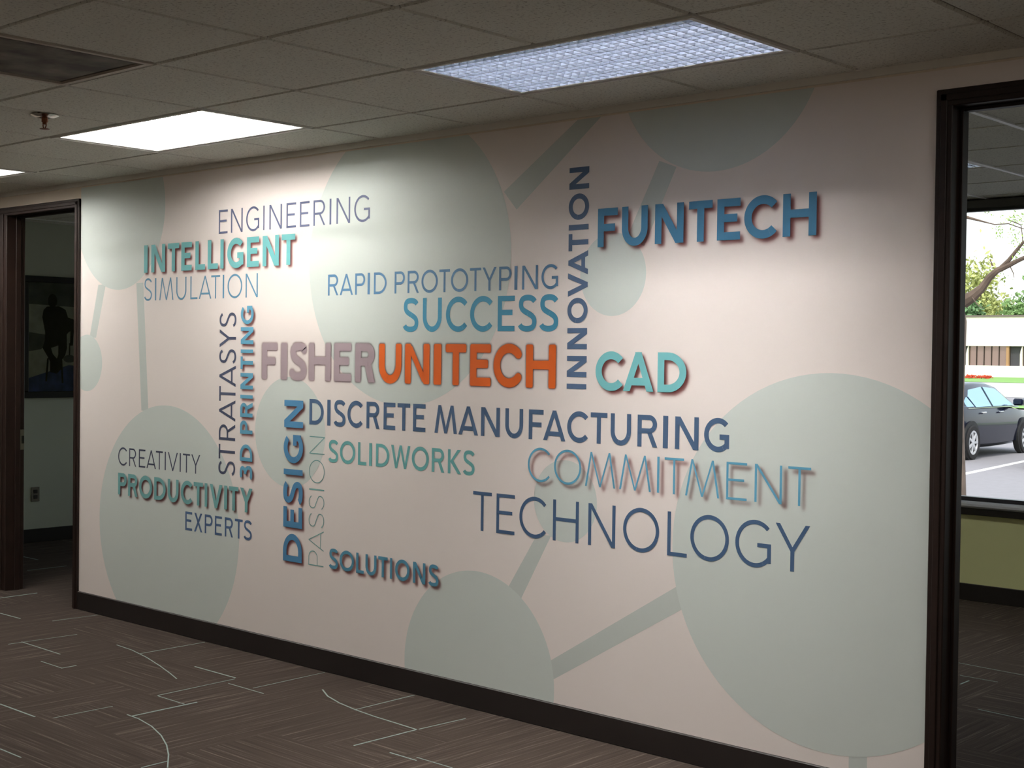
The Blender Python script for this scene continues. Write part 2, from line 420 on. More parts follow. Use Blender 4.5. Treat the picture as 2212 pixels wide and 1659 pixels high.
mxs = gn.nodes.new('ShaderNodeMixShader'); go = gn.nodes.new('ShaderNodeOutputMaterial')
gn.links.new(fz.outputs[0], mxs.inputs[0]); gn.links.new(tr.outputs[0], mxs.inputs[1]); gn.links.new(gl.outputs[0], mxs.inputs[2]); gn.links.new(mxs.outputs[0], go.inputs[0])
for a, b in ((WX0+0.05, 1.925), (1.975, WX1-0.05)):
    MB().box(a, b, YE+0.066, YE+0.072, WZ0+0.015, WZ1-0.035).build('pane', gm, win)
sill = MB().cbox(WX0-0.06, WX1+0.06, YE-0.045, YE+0.045, WZ0-0.050, WZ0-0.010, 0.014)
sill.build('window_sill', mat('sill_laminate', srgb(196, 198, 206), 0.3), win, smooth=True)
MB().cbox(WX0-0.06, WX1+0.06, YE-0.030, YE+0.002, WZ0-0.095, WZ0-0.045, 0.004).build('sill_apron', m_base, win)

win2 = empty('window_added', (0, 0, 0), kind='structure')  # unseen window, added to brighten the left office
f2 = MB(); f2.box(-6.6, -3.4, YE+0.04, YE+0.10, 0.7, 0.75); f2.box(-6.6, -3.4, YE+0.04, YE+0.10, 2.35, 2.4); f2.box(-6.6, -6.55, YE+0.04, YE+0.10, 0.75, 2.35); f2.box(-3.45, -3.4, YE+0.04, YE+0.10, 0.75, 2.35)
f2.build('window_frame', m_wframe, win2); MB().box(-6.55, -3.45, YE+0.066, YE+0.072, 0.75, 2.35).build('pane', gm, win2)
# ------------------------------------------------------------------ light fixtures
m_hous = mat('fixture_white', srgb(222, 222, 216), 0.5)
m_tube = mat('fluorescent_tube', (0.9, 0.9, 0.9), 0.5, emit=(1.0, 0.955, 0.93, 1), estr=LAMP_LOUVRE)
m_lens_front = mat('lit_acrylic_lens_hall', (0.9, 0.9, 0.9), 0.4, emit=(1.0, 0.95, 0.9, 1), estr=LAMP_FRONT)
m_tube_office = mat('fluorescent_tube_office', (0.9, 0.9, 0.9), 0.5, emit=(0.95, 0.97, 0.9, 1), estr=LAMP_OFFICE)
m_tube_left = mat('fluorescent_tube_left', (0.9, 0.9, 0.9), 0.5, emit=(1.0, 0.955, 0.92, 1), estr=LAMP_LEFT)
m_lens = mat('lit_acrylic_lens', (0.9, 0.9, 0.9), 0.4, emit=(1.0, 0.93, 0.88, 1), estr=LAMP_LENS)
def fixture_shell(root, fl=0.036):
    LX, LY = 2*T, T
    mb = MB(); g = 0.006
    # flange ring with a raised inner rib, z=0 is the ceiling plane
    def ring(x0, x1, y0, y1, w, z0, z1):
        mb.box(x0, x1, y0, y0+w, z0, z1); mb.box(x0, x1, y1-w, y1, z0, z1); mb.box(x0, x0+w, y0+w, y1-w, z0, z1); mb.box(x1-w, x1, y0+w, y1-w, z0, z1)
    ring(g, LX-g, g, LY-g, fl-g, 0.0, 0.008)
    ring(g+0.004, LX-g-0.004, g+0.004, LY-g-0.004, 0.010, -0.005, 0.0)
    mb.build('fixture_frame', m_hous, root)
    hb = MB()
    hb.box(0.02, 0.025, 0.02, LY-0.02, 0.008, 0.13); hb.box(LX-0.025, LX-0.02, 0.02, LY-0.02, 0.008, 0.13)
    hb.box(0.025, LX-0.025, 0.02, 0.025, 0.008, 0.13); hb.box(0.025, LX-0.025, LY-0.025, LY-0.02, 0.008, 0.13)
    hb.box(0.02, LX-0.02, 0.02, LY-0.02, 0.13, 0.135)
    hb.build('housing', m_hous, root)
def lens_fixture(fx, fy, label, group=None, ml=None):
    root = empty('ceiling_light', (fx*T, fy*T, H), 0, label, 'ceiling light', group)
    fixture_shell(root, 0.022)
    MB().cbox(0.021, 2*T-0.021, 0.021, T-0.021, 0.0015, 0.007, 0.002).build('lens_panel', ml or m_lens, root)
    return root
def louvre_fixture(loc, label, mt, m_blade, h=0.031):
    root = empty('ceiling_light', loc, 0, label, 'ceiling light')
    fixture_shell(root, 0.040)
    for k in (0.125, 0.375, 0.625, 0.875):
        y = 0.04 + (T-0.08)*k
        MB().tube([(0.04, y, 0.085), (2*T-0.04, y, 0.085)], 0.019, 14).build('tube_lamp', mt, root)
    nx, ny = 30, 14; X0, X1, Y0, Y1 = 0.040, 2*T-0.040, 0.040, T-0.040; t = 0.0008
    lv = MB().add([(-2*t, Y0, 0.002), (2*t, Y0, 0.002), (t/2, Y0, h), (-t/2, Y0, h), (-2*t, Y1, 0.002), (2*t, Y1, 0.002), (t/2, Y1, h), (-t/2, Y1, h)],
                  [(0,1,2,3), (7,6,5,4), (0,4,5,1), (1,5,6,2), (2,6,7,3), (3,7,4,0)]).build('louvre_blade', m_blade, root)
    lv.location = (X0, 0, 0)
    for i in range(1, nx+1): inst(lv, root, (X0 + (X1-X0)*i/nx, 0, 0))
    for j in range(0, ny+1):
        y = Y0 + (Y1-Y0)*j/ny
        MB().add([(X0, y-2*t, 0.002), (X0, y+2*t, 0.002), (X0, y+t/2, h), (X0, y-t/2, h), (X1, y-2*t, 0.002), (X1, y+2*t, 0.002), (X1, y+t/2, h), (X1, y-t/2, h)],
                 [(3,2,1,0), (4,5,6,7), (1,5,4,0), (2,6,5,1), (3,7,6,2), (0,4,7,3)]).build('louvre_blade', m_blade, root)
    return root
m_blade_dim = mat('louvre_dimmed', srgb(52, 58, 70), 0.35)  # silver louvre's dimness at grazing view is put into the blade colour
m_blade_bright = mat('louvre_brightened', srgb(172, 172, 170), 0.5)  # same louvre in a paler colour, so the panels look brighter lit
louvre_fixture((0, -T, H), 'recessed fluorescent ceiling light with silver egg-crate louvre, above the big innovation lettering', m_tube, m_blade_dim)
louvre_fixture((1.094-3*T, 2.01+T, HR), 'ceiling light with louvre in the right office, glimpsed past the dark casing', m_tube_office, m_blade_dim)
louvre_fixture((-4*T, -T, H), 'glowing pure white ceiling light between the sprinkler and the mural wall', m_tube_left, m_blade_bright, 0.0075)
louvre_fixture((-8*T, -T, H), 'glowing white ceiling light at the left edge above the doorway', m_tube_left, m_blade_bright, 0.0075)
lens_fixture(4, -1, 'white ceiling light panel before the right opening, just outside the frame')
for fx, fy in FIX[4:]:
    lens_fixture(fx, fy, 'white ceiling light panel of the hall outside the frame', 'hall light panels out of view', m_lens_front)

# ------------------------------------------------------------------ air vent and sprinkler
v = empty('ceiling_vent', (VENT[0]*T, VENT[1]*T, H), 0, 'dark dusty square air vent in the ceiling at upper left', 'air vent')
fm = MB(); g = 0.006; w = 0.022
fm.box(g, T-g, g, g+w, -0.003, 0.006); fm.box(g, T-g, T-g-w, T-g, -0.003, 0.006); fm.box(g, g+w, g+w, T-g-w, -0.003, 0.006); fm.box(T-g-w, T-g, g+w, T-g-w, -0.003, 0.006)
fm.build('vent_frame', m_tee, v)
vm = bpy.data.materials.new('dusty_vent'); vm.use_nodes = True; vt = vm.node_tree; vb = vt.nodes['Principled BSDF']; vb.inputs['Roughness'].default_value = 0.8
vtc = vt.nodes.new('ShaderNodeTexCoord'); vn = vt.nodes.new('ShaderNodeTexNoise'); vn.inputs['Scale'].default_value = 7; vn.inputs['Detail'].default_value = 6
vt.links.new(vtc.outputs['Object'], vn.inputs['Vector'])
vr = vt.nodes.new('ShaderNodeValToRGB'); vr.color_ramp.elements[0].position = 0.35; vr.color_ramp.elements[0].color = srgb(66, 60, 54); vr.color_ramp.elements[1].position = 0.7; vr.color_ramp.elements[1].color = srgb(128, 120, 110)
vt.links.new(vn.outputs[0], vr.inputs[0]); vt.links.new(vr.outputs[0], vb.inputs['Base Color'])
MB().cbox(0.050, T-0.050, 0.050, T-0.050, 0.001, 0.006, 0.002).build('vent_plaque', vm, v)
cone = MB()
a0, a1 = 0.028, 0.09
cone.add([(a0,a0,0.006),(T-a0,a0,0.006),(T-a0,T-a0,0.006),(a0,T-a0,0.006),(a1,a1,0.07),(T-a1,a1,0.07),(T-a1,T-a1,0.07),(a1,T-a1,0.07)],
         [(0,1,5,4),(1,2,6,5),(2,3,7,6),(3,0,4,7),(4,5,6,7)])
cone.build('vent_throat', vm, v)

s = empty('sprinkler', (-1.86, -0.945, H), 0, 'small brass and chrome sprinkler head hanging from the ceiling left of the square light', 'sprinkler')
MB().lathe([(0.030, 0.0), (0.056, -0.002), (0.058, -0.006), (0.040, -0.014), (0.018, -0.018)], (0, 0, 0), 'z', 28).build('escutcheon', mat('chrome', srgb(190, 186, 180), 0.15, metal=1.0), s, smooth=True)
m_brass = mat('dull_brass', srgb(120, 74, 48), 0.4, metal=0.7)
MB().lathe([(0.013, -0.016), (0.013, -0.034), (0.009, -0.036), (0.009, -0.044)], (0, 0, 0), 'z', 14).build('sprinkler_body', m_brass, s, smooth=True)
am = MB(); am.tube([(-0.010, 0, -0.034), (-0.013, 0, -0.050), (-0.004, 0, -0.062)], 0.0025, 8); am.tube([(0.010, 0, -0.034), (0.013, 0, -0.050), (0.004, 0, -0.062)], 0.0025, 8)
am.build('frame_arm', m_brass, s)
de = MB().lathe([(0.020, -0.062), (0.021, -0.064), (0.006, -0.066)], (0, 0, 0), 'z', 16); de.build('deflector', m_brass, s)

# ------------------------------------------------------------------ the mural
# letters are stroked outlines: every glyph is drawn in a box W wide and 1 high with stroke s
def q4(a, b, c, d): return [a, b, c, d]
def stroke(p, q, s, ext0=0.0, ext1=0.0):
    (x0, y0), (x1, y1) = p, q; L_ = math.hypot(x1-x0, y1-y0); tx, ty = (x1-x0)/L_, (y1-y0)/L_; nx, ny = -ty*s/2, tx*s/2
    x0 -= tx*ext0; y0 -= ty*ext0; x1 += tx*ext1; y1 += ty*ext1
    return [(x0-nx, y0-ny), (x1-nx, y1-ny), (x1+nx, y1+ny), (x0+nx, y0+ny)]
def clip(poly, axis, val, keep):
    out = []; n = len(poly)
    for i in range(n):
        a, b = poly[i], poly[(i+1) % n]
        ia = (a[axis] <= val+1e-9) if keep < 0 else (a[axis] >= val-1e-9)
        ib = (b[axis] <= val+1e-9) if keep < 0 else (b[axis] >= val-1e-9)
        if ia: out.append(a)
        if ia != ib:
            t = (val-a[axis])/(b[axis]-a[axis]); out.append((a[0]+(b[0]-a[0])*t, a[1]+(b[1]-a[1])*t))
    return out
def band(poly, y0=0.0, y1=1.0): return clip(clip(poly, 1, y0, 1), 1, y1, -1)
def side(poly, x0, x1): return clip(clip(poly, 0, x0, 1), 0, x1, -1)
def arc(cx, cy, rx, ry, s, a0, a1, n=None, sy=None):
    """elliptic ring segment, outer radii rx, ry"""
    sy = s if sy is None else sy
    n = n or max(4, int(abs(a1-a0)/7)); out = []
    A = [math.radians(a0+(a1-a0)*i/n) for i in range(n+1)]
    for i in range(n):
        c0, s0, c1, s1 = math.cos(A[i]), math.sin(A[i]), math.cos(A[i+1]), math.sin(A[i+1])
        out.append([(cx+rx*c0, cy+ry*s0), (cx+rx*c1, cy+ry*s1), (cx+(rx-s)*c1, cy+(ry-sy)*s1), (cx+(rx-s)*c0, cy+(ry-sy)*s0)])
    return out
def bar(x0, x1, y0, y1, r=0.0):
    if r <= 0: return [(x0, y0), (x1, y0), (x1, y1), (x0, y1)]
    r = min(r, (x1-x0)/2, (y1-y0)/2); p = []
    for cx, cy, a in ((x1-r, y0+r, -90), (x1-r, y1-r, 0), (x0+r, y1-r, 90), (x0+r, y0+r, 180)):
        for k in range(4):
            t = math.radians(a+30*k); p.append((cx+r*math.cos(t), cy+r*math.sin(t)))
    return p
def path(pts, s, cap=None):
    """smooth stroked path as quads"""
    out = []; n = len(pts); N = []
    for i in range(n):
        a = pts[max(i-1, 0)]; b = pts[min(i+1, n-1)]; L_ = math.hypot(b[0]-a[0], b[1]-a[1]); N.append((-(b[1]-a[1])/L_*s/2, (b[0]-a[0])/L_*s/2))
    for i in range(n-1):
        p, q = pts[i], pts[i+1]; u, w_ = N[i], N[i+1]
        out.append([(p[0]-u[0], p[1]-u[1]), (q[0]-w_[0], q[1]-w_[1]), (q[0]+w_[0], q[1]+w_[1]), (p[0]+u[0], p[1]+u[1])])
    return out
def bez(p0, p1, p2, p3, n=8, last=False):
    o = []
    for i in range(n + (1 if last else 0)):
        t = i/n; a, b, c, d = (1-t)**3, 3*t*(1-t)**2, 3*t*t*(1-t), t**3
        o.append((a*p0[0]+b*p1[0]+c*p2[0]+d*p3[0], a*p0[1]+b*p1[1]+c*p2[1]+d*p3[1]))
    return o
def glyph(ch, W, s, r=0.0):
    o = 0.014; h = s*0.94     # overshoot, horizontal stroke
    P = []
    def diag(a, b, lo=0.0, hi=1.0): P.append(side(band(stroke(a, b, s, s, s), lo, hi), -0.001 if r == 0 else -1, W+0.001 if r == 0 else W+1))
    if ch == 'I': P.append(bar(0, W, 0, 1, r))
    elif ch in 'EF':
        P.append(bar(0, s, 0, 1, r)); P.append(bar(0, W, 1-h, 1, r))
        mid = 0.53 if ch == 'E' else 0.50
        P.append(bar(s*0.4, W*0.87, mid-h/2, mid+h/2, r))
        if ch == 'E': P.append(bar(0, W, 0, h, r))
    elif ch == 'L': P += [bar(0, s, 0, 1, r), bar(0, W, 0, h, r)]
    elif ch == 'T': P += [bar(0, W, 1-h, 1, r), bar(W/2-s/2, W/2+s/2, 0, 1-h*0.4, r)]
    elif ch == 'H': P += [bar(0, s, 0, 1, r), bar(W-s, W, 0, 1, r), bar(s*0.5, W-s*0.5, 0.53-h/2, 0.53+h/2)]
    elif ch == 'N':
        P += [bar(0, s, 0, 1, r), bar(W-s, W, 0, 1, r)]
        dx = s*1.18
        P.append([(0.0 if r == 0 else s*.12, 1), (dx, 1), (W, 0), (W-dx, 0)] if r == 0 else [(s*.2, 0.985), (dx, 0.94), (W-s*.2, 0.015), (W-dx, 0.06)])
    elif ch == 'M':
        k = W*0.18; a = s*0.98
        P.append([(0, 0), (a, 0), (k+a*0.75, 1), (k-a*0.12, 1)]); P.append([(W, 0), (W-a, 0), (W-k-a*0.75, 1), (W-k+a*0.12, 1)])
        P.append([(k-a*0.05, 1), (k+a*0.75, 1), (W/2+a*0.42, 0.0), (W/2-a*0.42, 0.0)]); P.append([(W-k+a*0.05, 1), (W-k-a*0.75, 1), (W/2-a*0.42, 0.0), (W/2+a*0.42, 0.0)])
    elif ch in 'AV':
        a = s*1.06; t = 0.10*s
        L1 = [(0, 0), (a, 0), (W/2+a*0.5, 1), (W/2-a*0.42, 1)]; L2 = [(W, 0), (W-a, 0), (W/2-a*0.5, 1), (W/2+a*0.42, 1)]
        if ch == 'V': L1 = [(x, 1-y) for x, y in L1]; L2 = [(x, 1-y) for x, y in L2]
        P += [L1, L2]
        if ch == 'A':
            y0 = 0.19 if s < 0.15 else 0.15; k0 = (W/2)*y0*0.93
            P.append([(k0+s*0.4, y0), (W-k0-s*0.4, y0), (W-k0-s*0.6, y0+h), (k0+s*0.6, y0+h)])
    elif ch == 'W':
        a = s*1.0; L_ = W*0.27
        P.append([(0, 1), (a, 1), (L_+a*0.40, 0), (L_-a*0.40, 0)]); P.append([(W, 1), (W-a, 1), (W-L_-a*0.40, 0), (W-L_+a*0.40, 0)])
        P.append([(L_-a*0.4, 0), (L_+a*0.4, 0), (W/2+a*0.42, 1), (W/2-a*0.42, 1)]); P.append([(W-L_+a*0.4, 0), (W-L_-a*0.4, 0), (W/2-a*0.42, 1), (W/2+a*0.42, 1)])
    elif ch == 'X':
        a = s*1.2; P.append([(0, 0), (a, 0), (W-0.02, 1), (W-0.02-a, 1)]); P.append([(W, 0), (W-a, 0), (0.02, 1), (0.02+a, 1)])
    elif ch == 'Y':
        a = s*1.15; j = 0.44
        P.append([(0, 1), (a, 1), (W/2+s*0.5, j), (W/2-s*0.5, j-0.02)]); P.append([(W, 1), (W-a, 1), (W/2-s*0.5, j), (W/2+s*0.5, j-0.02)])
        P.append(bar(W/2-s/2, W/2+s/2, 0, j+0.02))
    elif ch == 'K':
        a = s*1.25
        P.append(bar(0, s, 0, 1)); P.append([(W-0.03-a, 1), (W-0.03, 1), (s*0.9+a*0.55, 0.47), (s*0.7, 0.47)]); P.append([(W, 0), (W-a, 0), (s*0.75, 0.52), (s*0.75+a, 0.56)])
    elif ch == 'O': P += arc(W/2, 0.5, W/2, 0.5+o, s, 0, 360)
    elif ch == 'C':
        R_ = W/2*1.13 if s > 0.1 else W/2*1.15
        P += arc(R_, 0.5, R_, 0.5+o, s, 42, 318)
    elif ch == 'G':
        R_ = W*0.555; P += arc(R_, 0.5, R_, 0.5+o, s, 44, 296)
        a = arc(R_, 0.5, R_, 0.5+o, s, 296, 325)
        P += [clip(p, 0, W, -1) for p in a if len(clip(p, 0, W, -1)) > 2]
        P.append(bar(W-s, W, 0.10, 0.52)); P.append(bar(W*0.62, W, 0.52-h, 0.52))
    elif ch == 'U':
        P.append(bar(0, s, W*0.52, 1, r)); P.append(bar(W-s, W, W*0.52, 1, r)); P += arc(W/2, W*0.54, W/2, W*0.54+o, s, 180, 360)
        P.append(bar(0, s, W*0.50, W*0.62)); P.append(bar(W-s, W, W*0.50, W*0.62))
    elif ch == 'D':
        k = W*0.36; P.append(bar(0, s, 0, 1, r)); P.append(bar(s*0.5, k, 0, h)); P.append(bar(s*0.5, k, 1-h, 1)); P += arc(k, 0.5, W-k, 0.5, s, -90, 90, sy=h)
    elif ch in 'PR':
        b0 = 0.40 if ch == 'P' else 0.425; Rb = (1-b0)/2; k = max(W*(0.94 if ch == 'R' else 1)-Rb*0.96, s)
        P.append(bar(0, s, 0, 1, r)); P.append(bar(s*0.5, k, 1-h, 1)); P.append(bar(s*0.5, k, b0, b0+h))
        P += arc(k, b0+Rb, (W*(0.97 if ch == 'R' else 1))-k, Rb, s, -90, 90, sy=h)
        if ch == 'R':
            a = s*1.12; P.append([(W, 0), (W-a, 0), (W*0.45, b0+h*0.5), (W*0.45+a, b0+h*0.5)])
    elif ch == 'S':
        c = s/2; x0, x1 = c, W-c
        pts = bez((W-c*0.7-0.02, 0.845-c*0.25), (W*0.80, 0.93+o-c*0.4), (W*0.66, 1+o-c), (W*0.50, 1+o-c)) + bez((W*0.50, 1+o-c), (W*0.22, 1+o-c), (x0+0.01, 0.90-c*0.4), (x0+0.01, 0.745))
        pts += bez((x0+0.01, 0.745), (x0+0.01, 0.60), (W*0.32, 0.56), (W*0.52, 0.50)) + bez((W*0.52, 0.50), (W*0.74, 0.43), (x1, 0.39), (x1, 0.26))
        pts += bez((x1, 0.26), (x1, 0.10+c*0.4), (W*0.76, -o+c), (W*0.47, -o+c)) + bez((W*0.47, -o+c), (W*0.30, -o+c), (W*0.14, 0.06+c*0.4), (c*0.7, 0.16+c*0.25), last=True)
        P += path(pts, s)
        if r:
            for p in (pts[0], pts[-1]): P.append([(p[0]+s*0.5*math.cos(t), p[1]+s*0.5*math.sin(t)) for t in [math.radians(30*k) for k in range(12)]])
    elif ch == '3':
        c = s/2
        pts = bez((c*0.6, 0.86), (W*0.25, 1+o-c), (W-c, 1.02-c), (W-c-0.03, 0.76)) + bez((W-c-0.03, 0.76), (W-c-0.05, 0.60), (W*0.55, 0.55), (W*0.36, 0.54), last=True)
        P += path(pts, s)
        pts = bez((W*0.36, 0.54), (W*0.7, 0.54), (W-c, 0.45), (W-c, 0.28)) + bez((W-c, 0.28), (W-c, 0.05), (W*0.60, -o+c), (W*0.42, -o+c)) + bez((W*0.42, -o+c), (W*0.25, -o+c), (W*0.12, 0.06), (c*0.3, 0.15), last=True)
        P += path(pts, s)
    if r and ch == 'C':
        for sg in (1, -1):
            R_ = W/2*1.13; t = math.radians(42*sg); px, py = R_+(R_-s/2)*math.cos(t), 0.5+(0.5+o-s/2)*math.sin(t)
            P.append([(px+s*0.5*math.cos(u), py+s*0.5*math.sin(u)) for u in [math.radians(30*k) for k in range(12)]])
    return [p for p in P if len(p) > 2]

WORDS = {
    'ENGINEERING': ('h', 2.168, 2.292, [(-2.489, -2.412), (-2.383, -2.283), (-2.253, -2.144), (-2.111, -2.101), (-2.061, -1.960), (-1.924, -1.848), (-1.818, -1.744), (-1.714, -1.625), (-1.593, -1.580), (-1.542, -1.442), (-1.413, -1.302)]),
    'INTELLIGENT': ('h', 1.984, 2.138, [(-3.191, -3.155), (-3.119, -2.983), (-2.958, -2.850), (-2.829, -2.731), (-2.699, -2.610), (-2.586, -2.495), (-2.474, -2.445), (-2.413, -2.274), (-2.245, -2.144), (-2.114, -1.981), (-1.959, -1.853)]),
    'SIMULATION': ('h', 1.828, 1.951, [(-3.185, -3.110), (-3.080, -3.067), (-3.037, -2.901), (-2.874, -2.779), (-2.742, -2.676), (-2.664, -2.551), (-2.553, -2.474), (-2.451, -2.438), (-2.408, -2.282), (-2.253, -2.151)]),
    'RAPID PROTOTYPING': ('h', 1.825, 1.926, [(-1.599, -1.522), (-1.512, -1.416), (-1.401, -1.330), (-1.313, -1.297), (-1.269, -1.181), (-1.127, -1.058), (-1.040, -0.965), (-0.949, -0.844), (-0.835, -0.768), (-0.761, -0.655), (-0.645, -0.577), (-0.569, -0.486), (-0.471, -0.399), (-0.382, -0.365), (-0.338, -0.250), (-0.230, -0.139)]),
    'SUCCESS': ('h', 1.650, 1.801, [(-1.065, -0.966), (-0.938, -0.817), (-0.790, -0.656), (-0.641, -0.505), (-0.476, -0.378), (-0.356, -0.254), (-0.236, -0.135)]),
    'CAD': ('h', 1.412, 1.566, [(0.066, 0.206), (0.206, 0.355), (0.374, 0.509)]),
    'FUNTECH': ('h', 1.986, 2.140, [(0.067, 0.168), (0.189, 0.316), (0.351, 0.486), (0.510, 0.617), (0.638, 0.740), (0.757, 0.898), (0.920, 1.057)]),
    'FISHER': ('h', 1.412, 1.595, [(-2.109, -1.986), (-1.955, -1.907), (-1.881, -1.757), (-1.736, -1.573), (-1.548, -1.423), (-1.394, -1.255)]),
    'UNITECH': ('h', 1.412, 1.594, [(-1.227, -1.075), (-1.051, -0.891), (-0.864, -0.816), (-0.789, -0.661), (-0.637, -0.513), (-0.497, -0.337), (-0.310, -0.145)]),
    'DISCRETE MANUFACTURING': ('h', 1.196, 1.321, [(-1.730, -1.621), (-1.595, -1.571), (-1.544, -1.461), (-1.446, -1.336), (-1.311, -1.219), (-1.192, -1.112), (-1.098, -1.013), (-0.994, -0.913), (-0.854, -0.713), (-0.704, -0.584), (-0.567, -0.456), (-0.424, -0.322), (-0.290, -0.208), (-0.209, -0.088), (-0.079, 0.033), (0.044, 0.130), (0.147, 0.249), (0.281, 0.378), (0.404, 0.428), (0.461, 0.570), (0.595, 0.707)]),
    'SOLIDWORKS': ('h', 1.020, 1.127, [(-1.581, -1.511), (-1.498, -1.388), (-1.368, -1.308), (-1.289, -1.270), (-1.242, -1.150), (-1.138, -1.009), (-0.999, -0.888), (-0.869, -0.789), (-0.767, -0.684), (-0.671, -0.602)]),
    'CREATIVITY': ('h', 0.889, 0.991, [(-3.441, -3.351), (-3.327, -3.255), (-3.228, -3.163), (-3.151, -3.058), (-3.058, -2.991), (-2.972, -2.961), (-2.942, -2.847), (-2.829, -2.818), (-2.799, -2.732), (-2.721, -2.639)]),
    'PRODUCTIVITY': ('h', 0.719, 0.844, [(-3.441, -3.352), (-3.337, -3.239), (-3.224, -3.093), (-3.073, -2.960), (-2.941, -2.838), (-2.816, -2.708), (-2.697, -2.612), (-2.596, -2.572), (-2.550, -2.439), (-2.422, -2.396), (-2.380, -2.299), (-2.284, -2.180)]),
    'EXPERTS': ('h', 0.577, 0.678, [(-2.772, -2.708), (-2.690, -2.614), (-2.593, -2.522), (-2.502, -2.439), (-2.414, -2.342), (-2.327, -2.260), (-2.249, -2.182)]),
    'SOLUTIONS': ('h', 0.506, 0.602, [(-1.569, -1.505), (-1.493, -1.388), (-1.373, -1.318), (-1.307, -1.230), (-1.218, -1.153), (-1.137, -1.122), (-1.102, -1.005), (-0.983, -0.902), (-0.880, -0.817)]),
    'COMMITMENT': ('h', 1.021, 1.161, [(-0.292, -0.170), (-0.147, -0.002), (0.019, 0.174), (0.194, 0.350), (0.379, 0.390), (0.414, 0.505), (0.512, 0.667), (0.697, 0.787), (0.820, 0.935), (0.960, 1.053)]),
    'TECHNOLOGY': ('h', 0.783, 0.953, [(-0.609, -0.497), (-0.469, -0.363), (-0.336, -0.187), (-0.149, -0.011), (0.039, 0.178), (0.217, 0.393), (0.432, 0.524), (0.539, 0.713), (0.741, 0.894), (0.912, 1.053)]),
    'INNOVATION': ('v', 0.019, -0.085, [(1.413, 1.434), (1.462, 1.548), (1.576, 1.662), (1.682, 1.785), (1.790, 1.886), (1.879, 1.977), (1.976, 2.046), (2.061, 2.083), (2.102, 2.209), (2.227, 2.316)]),
    'STRATASYS': ('v', -2.331, -2.473, [(0.901, 0.974), (0.984, 1.061), (1.083, 1.168), (1.183, 1.294), (1.288, 1.366), (1.365, 1.475), (1.487, 1.560), (1.571, 1.665), (1.678, 1.752)]),
    '3D PRINTING': ('v', -2.185, -2.290, [(0.893, 0.960), (0.983, 1.070), (1.124, 1.193), (1.211, 1.287), (1.307, 1.325), (1.355, 1.439), (1.459, 1.524), (1.542, 1.560), (1.588, 1.675), (1.691, 1.785)]),
    'DESIGN': ('v', -1.778, -1.926, [(0.505, 0.644), (0.675, 0.778), (0.796, 0.906), (0.938, 0.966), (0.997, 1.138), (1.174, 1.310)]),
    'PASSION': ('v', -1.612, -1.726, [(0.505, 0.578), (0.580, 0.679), (0.694, 0.763), (0.784, 0.850), (0.875, 0.882), (0.910, 1.024), (1.052, 1.139)]),
}
# text: (stroke / cap height, colour, corner radius, printed drop shadow (dx, dz, blur, strength) or None, label)
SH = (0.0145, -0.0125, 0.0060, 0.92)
STYLE = {
 'ENGINEERING': (0.090, srgb(84, 92, 122), 0, None, 'thin slate blue word engineering at the top of the mural'),
 'INTELLIGENT': (0.205, srgb(104, 172, 174), 0, SH, 'bold teal word intelligent with printed drop shadow'),
 'SIMULATION': (0.084, srgb(88, 138, 168), 0, None, 'thin blue word simulation below intelligent'),
 'RAPID PROTOTYPING': (0.122, srgb(76, 120, 158), 0, None, 'medium blue words rapid prototyping in upper middle'),
 'SUCCESS': (0.160, srgb(62, 142, 174), 0, None, 'semi-bold bright blue word success'),
 'CAD': (0.205, srgb(116, 188, 192), 0, SH, 'bold light teal word cad with printed drop shadow'),
 'FUNTECH': (0.205, srgb(64, 124, 160), 0, (0.0155, -0.0135, 0.0065, 0.90), 'bold blue horizontal lettering with printed drop shadow at upper right'),
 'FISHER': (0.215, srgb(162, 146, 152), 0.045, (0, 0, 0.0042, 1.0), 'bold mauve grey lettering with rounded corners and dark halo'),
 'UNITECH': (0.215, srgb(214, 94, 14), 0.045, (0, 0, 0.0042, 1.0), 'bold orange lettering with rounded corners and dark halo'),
 'DISCRETE MANUFACTURING': (0.165, srgb(66, 92, 124), 0, None, 'semi-bold dark blue words discrete manufacturing across the middle'),
 'SOLIDWORKS': (0.155, srgb(102, 168, 168), 0, None, 'semi-bold plain teal lettering below the dark blue middle line'),
 'CREATIVITY': (0.095, srgb(58, 66, 88), 0, None, 'thin charcoal word creativity above productivity'),
 'PRODUCTIVITY': (0.190, srgb(112, 168, 168), 0, SH, 'bold teal word productivity with printed drop shadow at lower left'),
 'EXPERTS': (0.135, srgb(72, 100, 138), 0, None, 'medium blue word experts under productivity'),
 'SOLUTIONS': (0.170, srgb(78, 138, 164), 0, (0.015, -0.012, 0.0060, 0.92), 'blue word solutions with printed drop shadow near the bottom'),
 'COMMITMENT': (0.068, srgb(94, 162, 192), 0, (0.019, -0.015, 0.0060, 0.85), 'thin light blue word commitment with printed drop shadow'),
 'TECHNOLOGY': (0.094, srgb(62, 90, 124), 0, None, 'large thin dark blue word technology'),
 'INNOVATION': (0.200, srgb(74, 98, 130), 0, None, 'bold slate blue word innovation running up the wall'),
 'STRATASYS': (0.100, srgb(64, 72, 96), 0, None, 'thin dark slate lettering running up the wall left of 3d printing'),
 '3D PRINTING': (0.185, srgb(94, 158, 186), 0, SH, 'bold light blue words 3d printing running up the wall with printed drop shadow'),
 'DESIGN': (0.205, srgb(72, 128, 168), 0, SH, 'bold blue word design running up the wall with printed drop shadow'),
 'PASSION': (0.040, srgb(112, 162, 160), 0, None, 'hairline teal word passion running up the wall beside design'),
}
MX0, MX1, MZ0, MZ1 = LX1+0.052, RX0-0.056, 0.108, H-0.034
m_sheet = mat('mural_print_ground', srgb(238, 230, 225), 0.62, nscale=2.0, namt=0.015, bump=0.08, bscale=500)
